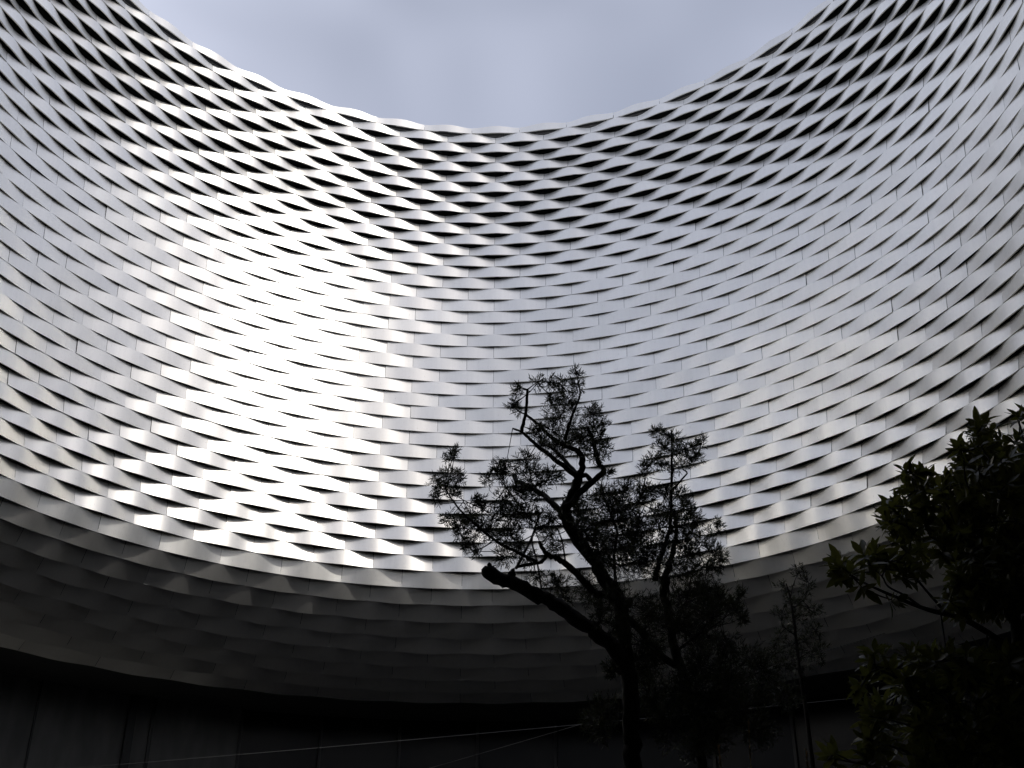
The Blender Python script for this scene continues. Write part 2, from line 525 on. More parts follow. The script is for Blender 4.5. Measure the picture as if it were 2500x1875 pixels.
# ------------------------------------------------------------------ trees
DATA = {
    'limbs': [[[-0.144,0.0,3.266,0.0583],[-0.151,-0.012,3.424,0.0575],[-0.153,-0.025,3.581,0.0566],[-0.158,-0.037,3.842,0.0558],[-0.191,-0.05,3.972,0.0549],[-0.275,-0.062,4.106,0.0541],[-0.416,-0.075,4.208,0.0532],[-0.544,-0.088,4.297,0.0524],[-0.673,-0.1,4.386,0.0515],[-0.797,-0.112,4.443,0.0507],[-0.954,-0.125,4.523,0.0499],[-1.065,-0.138,4.547,0.049],[-1.144,-0.15,4.58,0.0482]],[[-0.948,-0.12,4.517,0.0302],[-0.964,-0.12,4.567,0.0287],[-0.948,-0.12,4.6,0.0272]],[[-1.07,-0.15,4.559,0.0241],[-1.102,-0.15,4.603,0.0196],[-1.134,-0.15,4.644,0.0151]],[[-0.123,0.1,3.671,0.0528],[-0.139,0.106,4.075,0.0521],[-0.154,0.112,4.347,0.0514],[-0.195,0.119,4.552,0.0506],[-0.257,0.125,4.622,0.0499],[-0.339,0.131,4.769,0.0491],[-0.442,0.137,4.944,0.0484],[-0.536,0.144,5.113,0.0477],[-0.558,0.15,5.186,0.0469]],[[-0.558,0.15,5.178,0.0407],[-0.523,0.138,5.258,0.039],[-0.489,0.125,5.327,0.0374],[-0.46,0.113,5.396,0.0358],[-0.443,0.1,5.453,0.0342]],[[-0.558,0.15,5.178,0.025],[-0.64,0.22,5.292,0.0233],[-0.713,0.29,5.397,0.0216],[-0.812,0.36,5.49,0.0199],[-0.901,0.43,5.572,0.0181],[-0.907,0.5,5.657,0.0163]],[[-0.443,0.1,5.453,0.0249],[-0.513,0.067,5.492,0.0217],[-0.594,0.033,5.543,0.0185],[-0.743,0.0,5.648,0.0153],[-0.835,-0.033,5.718,0.0122],[-0.893,-0.067,5.752,0.0091],[-0.957,-0.1,5.756,0.0061]],[[-0.892,-0.08,5.746,0.0152],[-0.875,-0.11,5.791,0.0138],[-0.861,-0.14,5.865,0.0124],[-0.853,-0.17,5.952,0.011],[-0.849,-0.2,6.046,0.0096]],[[-0.849,-0.2,6.042,0.0075],[-0.888,-0.2,6.054,0.0057],[-0.934,-0.2,6.05,0.0039],[-0.968,-0.2,6.03,0.0021]],[[-0.849,-0.2,6.042,0.0066],[-0.812,-0.25,6.051,0.0043],[-0.747,-0.3,6.079,0.0021]],[[-0.443,0.1,5.453,0.028],[-0.421,0.079,5.506,0.0253],[-0.414,0.057,5.609,0.0227],[-0.466,0.036,5.654,0.0201],[-0.536,0.014,5.673,0.0175],[-0.651,-0.007,5.736,0.0149],[-0.754,-0.029,5.831,0.0123],[-0.852,-0.05,5.908,0.0098]],[[-0.852,-0.05,5.908,0.0067],[-0.906,-0.1,5.905,0.0052],[-0.954,-0.15,5.922,0.0036],[-0.996,-0.2,5.925,0.0021]],[[-0.442,0.1,5.466,0.0186],[-0.533,0.183,5.63,0.0152],[-0.628,0.267,5.786,0.0116],[-0.692,0.35,5.852,0.008]],[[-0.437,0.1,5.453,0.0186],[-0.385,0.1,5.473,0.0186],[-0.347,0.1,5.43,0.0186]],[[-0.538,0.12,5.201,0.028],[-0.46,0.089,5.287,0.0257],[-0.347,0.057,5.398,0.0234],[-0.257,0.026,5.472,0.0211],[-0.298,-0.006,5.531,0.0188],[-0.326,-0.037,5.64,0.0166],[-0.348,-0.069,5.712,0.0143],[-0.385,-0.1,5.778,0.0121]],[[-0.554,0.0,5.717,0.0138],[-0.521,-0.04,5.825,0.0115],[-0.481,-0.08,5.934,0.0093],[-0.436,-0.12,6.05,0.0071],[-0.449,-0.16,6.139,0.0049],[-0.479,-0.2,6.235,0.0027]],[[-0.336,-0.1,5.901,0.0036],[-0.322,-0.05,5.812,0.0041],[-0.273,0.0,5.737,0.0046]],[[-0.361,0.1,4.53,0.028],[-0.481,0.05,4.657,0.0252],[-0.571,0.0,4.716,0.0225],[-0.639,-0.05,4.735,0.0198],[-0.707,-0.1,4.742,0.0172],[-0.742,-0.15,4.766,0.0146],[-0.767,-0.2,4.791,0.012]],[[-0.084,0.1,4.446,0.0311],[-0.211,0.1,4.499,0.0295],[-0.361,0.1,4.53,0.028]],[[-0.712,-0.1,4.742,0.0152],[-0.751,-0.107,4.682,0.0136],[-0.847,-0.113,4.657,0.0121],[-0.932,-0.12,4.637,0.0106]],[[-0.782,-0.1,4.684,0.0136],[-0.913,-0.167,4.723,0.0121],[-1.064,-0.233,4.771,0.0105],[-1.225,-0.3,4.875,0.009],[-1.342,-0.367,4.957,0.0075],[-1.423,-0.433,5.045,0.006],[-1.45,-0.5,5.065,0.0046]],[[-1.45,-0.5,5.065,0.0046],[-1.437,-0.533,5.164,0.0037],[-1.413,-0.567,5.229,0.0029],[-1.364,-0.6,5.318,0.002]],[[-1.395,-0.5,4.953,0.0035],[-1.456,-0.55,4.924,0.0027],[-1.522,-0.6,4.928,0.002]],[[-1.11,-0.2,4.79,0.0054],[-1.191,-0.3,4.697,0.0038],[-1.294,-0.4,4.617,0.0023]],[[-0.722,0.3,4.63,0.007],[-0.751,0.325,4.862,0.0065],[-0.787,0.35,5.027,0.0059],[-0.738,0.375,5.21,0.0054],[-0.695,0.4,5.309,0.0048]],[[-0.777,0.4,5.207,0.0077],[-0.923,0.467,5.447,0.0063],[-1.026,0.533,5.631,0.0048],[-1.084,0.6,5.767,0.0033]],[[-0.931,-0.1,4.636,0.0121],[-0.861,0.0,4.801,0.0104],[-0.799,0.1,4.971,0.0087],[-0.734,0.2,5.183,0.0069]],[[-0.612,0.2,5.089,0.005],[-0.579,0.1,4.929,0.0056],[-0.57,0.0,4.727,0.0061]],[[0.423,0.5,3.376,0.0359],[0.391,0.471,3.663,0.0353],[0.361,0.443,3.841,0.0347],[0.312,0.414,4.023,0.0341],[0.263,0.386,4.206,0.0336],[0.24,0.357,4.342,0.033],[0.211,0.329,4.581,0.0324],[0.216,0.3,4.725,0.0318]],[[0.183,0.3,4.578,0.0287],[0.2,0.28,4.71,0.0254],[0.23,0.26,4.796,0.0222],[0.274,0.24,4.92,0.019],[0.305,0.22,5.08,0.0158],[0.298,0.2,5.194,0.0126]],[[0.136,0.3,4.716,0.0223],[0.185,0.25,4.91,0.0191],[0.229,0.2,5.01,0.0159],[0.249,0.15,5.11,0.0128],[0.274,0.1,5.458,0.0097],[0.283,0.05,5.687,0.0067],[0.279,0.0,5.828,0.0037]],[[0.281,0.1,5.37,0.0093],[0.337,0.067,5.431,0.0077],[0.383,0.033,5.476,0.0062],[0.347,0.0,5.493,0.0046]],[[0.264,0.05,5.434,0.0043],[0.21,0.175,5.485,0.0035],[0.141,0.3,5.561,0.0025]],[[0.058,0.4,5.389,0.0081],[0.099,0.35,5.507,0.0056],[0.11,0.3,5.586,0.0032]],[[-0.196,0.1,4.59,0.0124],[-0.182,0.2,4.883,0.0101],[-0.137,0.3,5.105,0.0078],[-0.225,0.4,5.459,0.0054],[-0.2,0.5,5.661,0.0029]],[[-0.196,0.15,4.462,0.0281],[-0.08,0.21,4.357,0.0277],[0.011,0.27,4.291,0.0273],[0.082,0.33,4.214,0.0269],[0.165,0.39,4.156,0.0264],[0.277,0.45,4.108,0.0259]],[[0.275,0.4,4.2,0.0113],[0.375,0.2,4.245,0.0084],[0.479,0.0,4.268,0.0056],[0.589,-0.2,4.316,0.003]],[[0.57,0.3,4.068,0.007],[0.538,0.2,4.162,0.005],[0.51,0.1,4.225,0.0031]]],
    'tufts': [[-0.664,-0.241,6.086,0.055],[-0.561,-0.12,6.133,0.067],[-0.48,-0.319,6.021,0.054],[-0.441,0.047,6.341,0.04],[-0.678,-0.494,5.802,0.064],[-0.491,0.356,6.268,0.071],[-0.543,0.615,6.268,0.097],[-0.421,0.691,6.37,0.061],[-0.613,0.405,6.017,0.107],[-0.438,0.698,6.161,0.111],[-0.782,-0.526,5.489,0.063],[-0.788,-0.174,5.709,0.044],[-0.465,0.706,6.053,0.111],[-0.382,0.458,5.929,0.096],[-0.336,-0.016,5.946,0.062],[-0.221,0.676,6.367,0.049],[-0.329,0.257,5.987,0.058],[-0.199,0.513,6.126,0.06],[-0.307,-0.169,5.662,0.066],[-0.295,-0.301,5.508,0.054],[-0.395,0.027,5.76,0.079],[-0.371,-0.373,5.434,0.065],[-0.612,-0.054,5.587,0.09],[-0.664,0.7,6.017,0.061],[-0.256,-0.119,5.39,0.039],[-0.799,-0.538,5.912,0.037],[-0.928,-0.492,5.872,0.042],[-0.963,-0.33,5.835,0.038],[-0.873,0.469,6.222,0.042],[-1.006,-0.078,5.453,0.078],[-1.076,-0.173,5.381,0.044],[-0.883,-0.424,5.312,0.064],[-0.738,0.726,5.81,0.074],[-1.036,0.001,5.429,0.068],[-0.854,-0.28,5.228,0.087],[-0.761,-0.473,5.14,0.064],[-0.94,-0.478,5.042,0.074],[-1.027,-0.331,5.072,0.065],[-0.78,0.33,5.376,0.094],[-0.687,-0.355,5.244,0.065],[-1.055,-0.497,4.918,0.053],[-0.942,0.088,5.166,0.069],[-0.863,-0.226,4.983,0.066],[-1.115,0.747,5.73,0.043],[-1.426,-0.391,5.35,0.043],[-1.387,0.138,5.676,0.034],[-1.429,0.456,5.598,0.072],[-1.358,-0.018,5.363,0.056],[-1.527,0.734,5.674,0.062],[-1.51,0.071,5.255,0.046],[-1.453,-0.236,5.164,0.055],[-1.389,-0.016,5.242,0.045],[-1.231,-0.502,4.956,0.053],[-1.178,-0.002,5.133,0.045],[-1.107,-0.227,4.966,0.055],[-1.245,0.606,5.336,0.073],[-1.327,0.53,5.251,0.072],[-1.417,0.098,5.088,0.057],[-1.349,-0.509,4.729,0.053],[-1.223,-0.219,4.898,0.066],[-1.149,-0.235,4.859,0.066],[-1.254,-0.28,4.782,0.044],[-1.284,-0.249,4.738,0.038],[-1.194,0.581,5.026,0.036],[-1.069,-0.366,4.773,0.076],[-0.982,-0.483,4.759,0.074],[-0.983,0.656,5.011,0.073],[-0.915,0.185,4.933,0.093],[-0.815,0.738,5.046,0.074],[-0.948,-0.026,5.057,0.079],[-0.383,0.621,5.323,0.11],[-0.189,0.3,5.226,0.117],[-0.054,0.478,5.144,0.132],[-0.208,0.418,4.969,0.131],[-0.088,0.093,4.819,0.126],[-0.473,-0.429,4.781,0.096],[-0.06,-0.276,4.911,0.098],[-0.085,0.586,5.443,0.097],[-0.439,0.62,5.424,0.097],[-0.338,0.652,5.519,0.086],[-0.432,-0.112,5.054,0.1],[-0.306,0.304,5.139,0.117],[-0.224,0.489,5.538,0.072],[-0.208,0.285,5.369,0.082],[-0.104,0.509,5.511,0.072],[-0.089,0.136,5.379,0.057],[-0.08,0.301,5.341,0.082],[-0.125,0.342,5.246,0.106],[-0.095,-0.201,5.058,0.077],[0.012,0.65,5.305,0.11],[-0.164,0.693,5.231,0.123],[-0.407,-0.453,4.673,0.096],[-0.082,0.712,5.152,0.123],[0.06,0.7,5.175,0.111],[0.094,0.319,5.093,0.094],[-0.365,-0.492,4.55,0.085],[-0.069,0.619,4.928,0.11],[-0.081,-0.384,4.609,0.097],[0.136,0.709,5.661,0.062],[0.113,0.317,5.429,0.059],[-0.071,-0.471,5.03,0.043],[0.043,-0.333,5.166,0.043],[0.231,0.276,5.945,0.053],[0.285,0.19,5.888,0.046],[0.389,0.42,5.97,0.048],[0.321,0.656,6.006,0.061],[0.218,-0.266,5.514,0.055],[0.247,-0.546,5.386,0.053],[0.593,0.649,6.009,0.049],[0.383,-0.533,5.444,0.037],[0.599,0.589,5.911,0.049],[0.306,-0.399,5.389,0.054],[0.209,0.503,5.778,0.072],[0.139,0.468,5.707,0.048],[0.299,0.591,5.823,0.061],[0.319,0.166,5.591,0.052],[0.427,0.592,5.561,0.061],[0.135,-0.288,5.153,0.054],[0.412,0.323,5.362,0.071],[0.335,-0.12,5.103,0.056],[0.325,0.609,5.436,0.085],[0.188,0.456,5.353,0.072],[0.312,0.063,5.098,0.08],[0.442,0.134,5.156,0.057],[0.137,-0.516,4.791,0.085],[0.056,-0.506,4.793,0.085],[0.419,0.223,5.084,0.07],[0.573,0.085,5.078,0.04],[0.635,0.574,5.211,0.036],[0.359,0.241,4.994,0.093],[0.344,-0.37,4.711,0.086],[0.514,-0.079,4.786,0.067],[0.669,0.448,4.95,0.06],[0.187,0.13,4.898,0.092],[-0.043,-0.536,4.604,0.074],[0.447,0.539,4.993,0.097],[0.554,0.526,4.917,0.072],[0.131,-0.439,4.527,0.096],[0.114,0.156,4.731,0.092],[0.333,-0.054,4.633,0.079],[0.623,0.474,4.886,0.06],[-0.787,-0.145,4.566,0.055],[-0.671,-0.246,4.476,0.055],[-0.614,0.083,4.874,0.057],[-0.614,0.706,5.227,0.074],[-0.783,-0.426,4.82,0.075],[-0.696,-0.401,4.9,0.075],[-0.553,0.257,4.563,0.071],[-0.318,0.601,4.721,0.096],[-0.145,0.116,4.431,0.12],[0.024,0.014,4.37,0.129],[0.372,0.565,4.617,0.127],[0.505,0.46,4.654,0.105],[0.431,-0.463,4.277,0.075],[0.829,0.596,4.708,0.064],[0.565,-0.295,4.283,0.057],[0.402,-0.157,4.271,0.107],[0.355,0.537,4.443,0.127],[-0.038,-0.001,4.128,0.119],[0.432,0.488,4.288,0.126],[0.48,-0.332,4.032,0.085],[-0.086,0.587,4.361,0.085],[-0.375,-0.321,4.185,0.057],[-0.275,-0.356,4.138,0.057],[0.381,0.093,3.977,0.14],[0.513,-0.11,3.875,0.137],[0.771,0.154,4.047,0.121],[0.092,0.625,3.933,0.149],[-0.284,0.374,3.722,0.114],[-0.421,-0.543,3.409,0.083],[0.08,-0.145,3.511,0.136],[0.642,0.158,3.68,0.141],[0.75,0.082,3.573,0.11],[1.039,0.38,3.852,0.083],[-0.063,0.08,3.967,0.11],[0.289,-0.452,3.605,0.131],[0.169,-0.231,3.748,0.115],[-0.16,0.552,4.132,0.063],[0.394,-0.086,3.486,0.117],[0.365,0.447,3.52,0.115],[0.802,0.732,4.02,0.119],[0.855,0.265,3.893,0.092],[-0.591,0.33,4.652,0.072],[-0.378,0.242,4.646,0.092],[-0.255,-0.143,4.355,0.117],[0.204,0.637,4.537,0.139],[0.318,0.057,4.482,0.12],[0.554,0.635,4.755,0.107],[0.456,-0.153,4.447,0.078],[0.766,0.578,4.629,0.064],[0.811,0.473,4.501,0.063],[0.549,0.247,4.458,0.112],[0.219,0.025,4.253,0.119],[-0.065,-0.367,3.962,0.113],[0.497,0.452,4.344,0.125],[0.556,-0.079,4.087,0.088],[-0.124,0.311,4.323,0.082],[-0.384,-0.377,4.225,0.057],[-0.221,-0.443,4.058,0.056],[0.292,-0.363,3.871,0.132],[0.728,0.502,4.041,0.147],[0.703,-0.319,3.857,0.114],[0.093,0.622,3.946,0.149],[-0.324,-0.066,3.62,0.108],[-0.382,0.199,3.615,0.091],[0.143,-0.094,3.586,0.137],[0.589,0.257,3.686,0.143],[0.583,-0.428,3.444,0.103],[0.921,-0.027,3.765,0.079],[0.122,0.667,4.188,0.118],[0.308,-0.316,3.681,0.133],[0.298,0.301,3.929,0.123],[-0.279,-0.125,3.895,0.058],[0.349,-0.159,3.46,0.116],[0.232,-0.52,3.352,0.102],[0.428,-0.524,3.708,0.102],[1.013,0.684,3.992,0.097]],
    'sap_base': [2.90921101778607,-8.823],
    'sap_limbs': [[[-0.031,0.0,3.976,0.0172],[-0.043,0.0,4.402,0.0149],[-0.037,0.0,4.712,0.0126],[-0.04,0.0,4.871,0.0103],[-0.048,0.0,5.043,0.008],[-0.068,0.0,5.154,0.0057]],[[-0.039,0.0,4.928,0.0057],[0.041,0.0,4.987,0.005],[0.093,0.0,5.046,0.0042],[0.131,0.0,5.163,0.0034],[0.061,0.0,5.245,0.0027]],[[-0.045,0.0,5.02,0.0046],[-0.008,0.0,5.137,0.0036],[0.066,0.0,5.28,0.0027]],[[-0.026,0.0,4.623,0.0061],[0.08,0.0,4.68,0.0044],[0.115,0.0,4.782,0.0027]],[[-0.035,0.0,4.69,0.0057],[-0.14,0.0,4.778,0.0042],[-0.141,0.0,4.869,0.0027]]],
    'sap_tufts': [[0.126,0.198,5.345,0.059],[0.177,0.181,5.231,0.07],[-0.024,0.184,5.181,0.07],[0.033,0.272,5.082,0.07],[-0.019,-0.205,4.948,0.07],[0.137,0.051,4.925,0.07],[-0.131,-0.003,4.868,0.07],[0.015,0.044,4.864,0.07],[0.242,0.263,5.023,0.047],[-0.064,0.156,4.808,0.082],[0.127,0.281,4.805,0.082],[0.005,-0.23,4.497,0.094],[-0.057,0.091,4.628,0.094],[-0.155,0.105,4.71,0.07],[0.007,0.147,4.49,0.106],[0.154,0.071,4.761,0.059],[0.202,0.199,4.598,0.082],[-0.19,-0.118,4.42,0.106],[-0.151,0.257,4.61,0.082]],
    'lau_base': [2.479337122382116,-13.123000000000001],
    'lau_limbs': [[[0.087,0.1,2.597,0.034],[0.18,0.167,3.015,0.0309],[0.258,0.233,3.411,0.0276],[0.324,0.3,3.703,0.0243]],[[0.121,0.1,3.302,0.0149],[-0.083,0.017,3.385,0.0128],[-0.266,-0.067,3.397,0.0108],[-0.387,-0.15,3.397,0.0089],[-0.526,-0.233,3.414,0.007],[-0.646,-0.317,3.425,0.0052],[-0.754,-0.4,3.437,0.0035]],[[-0.337,-0.1,3.406,0.0061],[-0.432,-0.175,3.431,0.0051],[-0.533,-0.25,3.445,0.0042],[-0.584,-0.325,3.465,0.0032],[-0.667,-0.4,3.496,0.0023]],[[-0.133,0.1,3.444,0.0074],[-0.251,0.0,3.516,0.0058],[-0.347,-0.1,3.56,0.0042],[-0.444,-0.2,3.59,0.0026]],[[0.153,0.1,3.503,0.0128],[0.079,0.06,3.684,0.0108],[-0.043,0.02,3.801,0.0088],[-0.127,-0.02,3.911,0.0069],[-0.184,-0.06,3.961,0.0049],[-0.245,-0.1,4.025,0.0031]],[[-0.107,0.0,3.907,0.0042],[-0.068,0.0,3.977,0.0033],[-0.027,0.0,4.091,0.0025]],[[0.422,0.3,3.854,0.0154],[0.394,0.26,4.126,0.013],[0.347,0.22,4.277,0.0105],[0.307,0.18,4.362,0.0081],[0.251,0.14,4.439,0.0057],[0.224,0.1,4.487,0.0034]],[[0.3,0.15,4.287,0.0043],[0.129,0.025,4.265,0.0034],[0.011,-0.1,4.251,0.0025]],[[0.484,0.2,4.064,0.013],[0.511,0.233,4.302,0.0098],[0.545,0.267,4.513,0.0066],[0.553,0.3,4.65,0.0033]],[[0.04,0.0,2.715,0.0125],[-0.204,-0.1,2.857,0.0104],[-0.398,-0.2,2.941,0.0083],[-0.54,-0.3,2.985,0.0064],[-0.701,-0.4,3.021,0.0045],[-0.814,-0.5,2.92,0.0026]],[[-0.254,-0.1,2.895,0.0082],[-0.46,-0.233,2.821,0.0062],[-0.647,-0.367,2.814,0.0044],[-0.8,-0.5,2.8,0.0026]],[[-0.128,-0.1,2.665,0.0102],[-0.457,-0.233,2.687,0.0076],[-0.664,-0.367,2.708,0.005],[-0.804,-0.5,2.707,0.0026]],[[-0.604,-0.3,2.609,0.0059],[-0.813,-0.45,2.617,0.004],[-0.999,-0.6,2.608,0.0022]]],
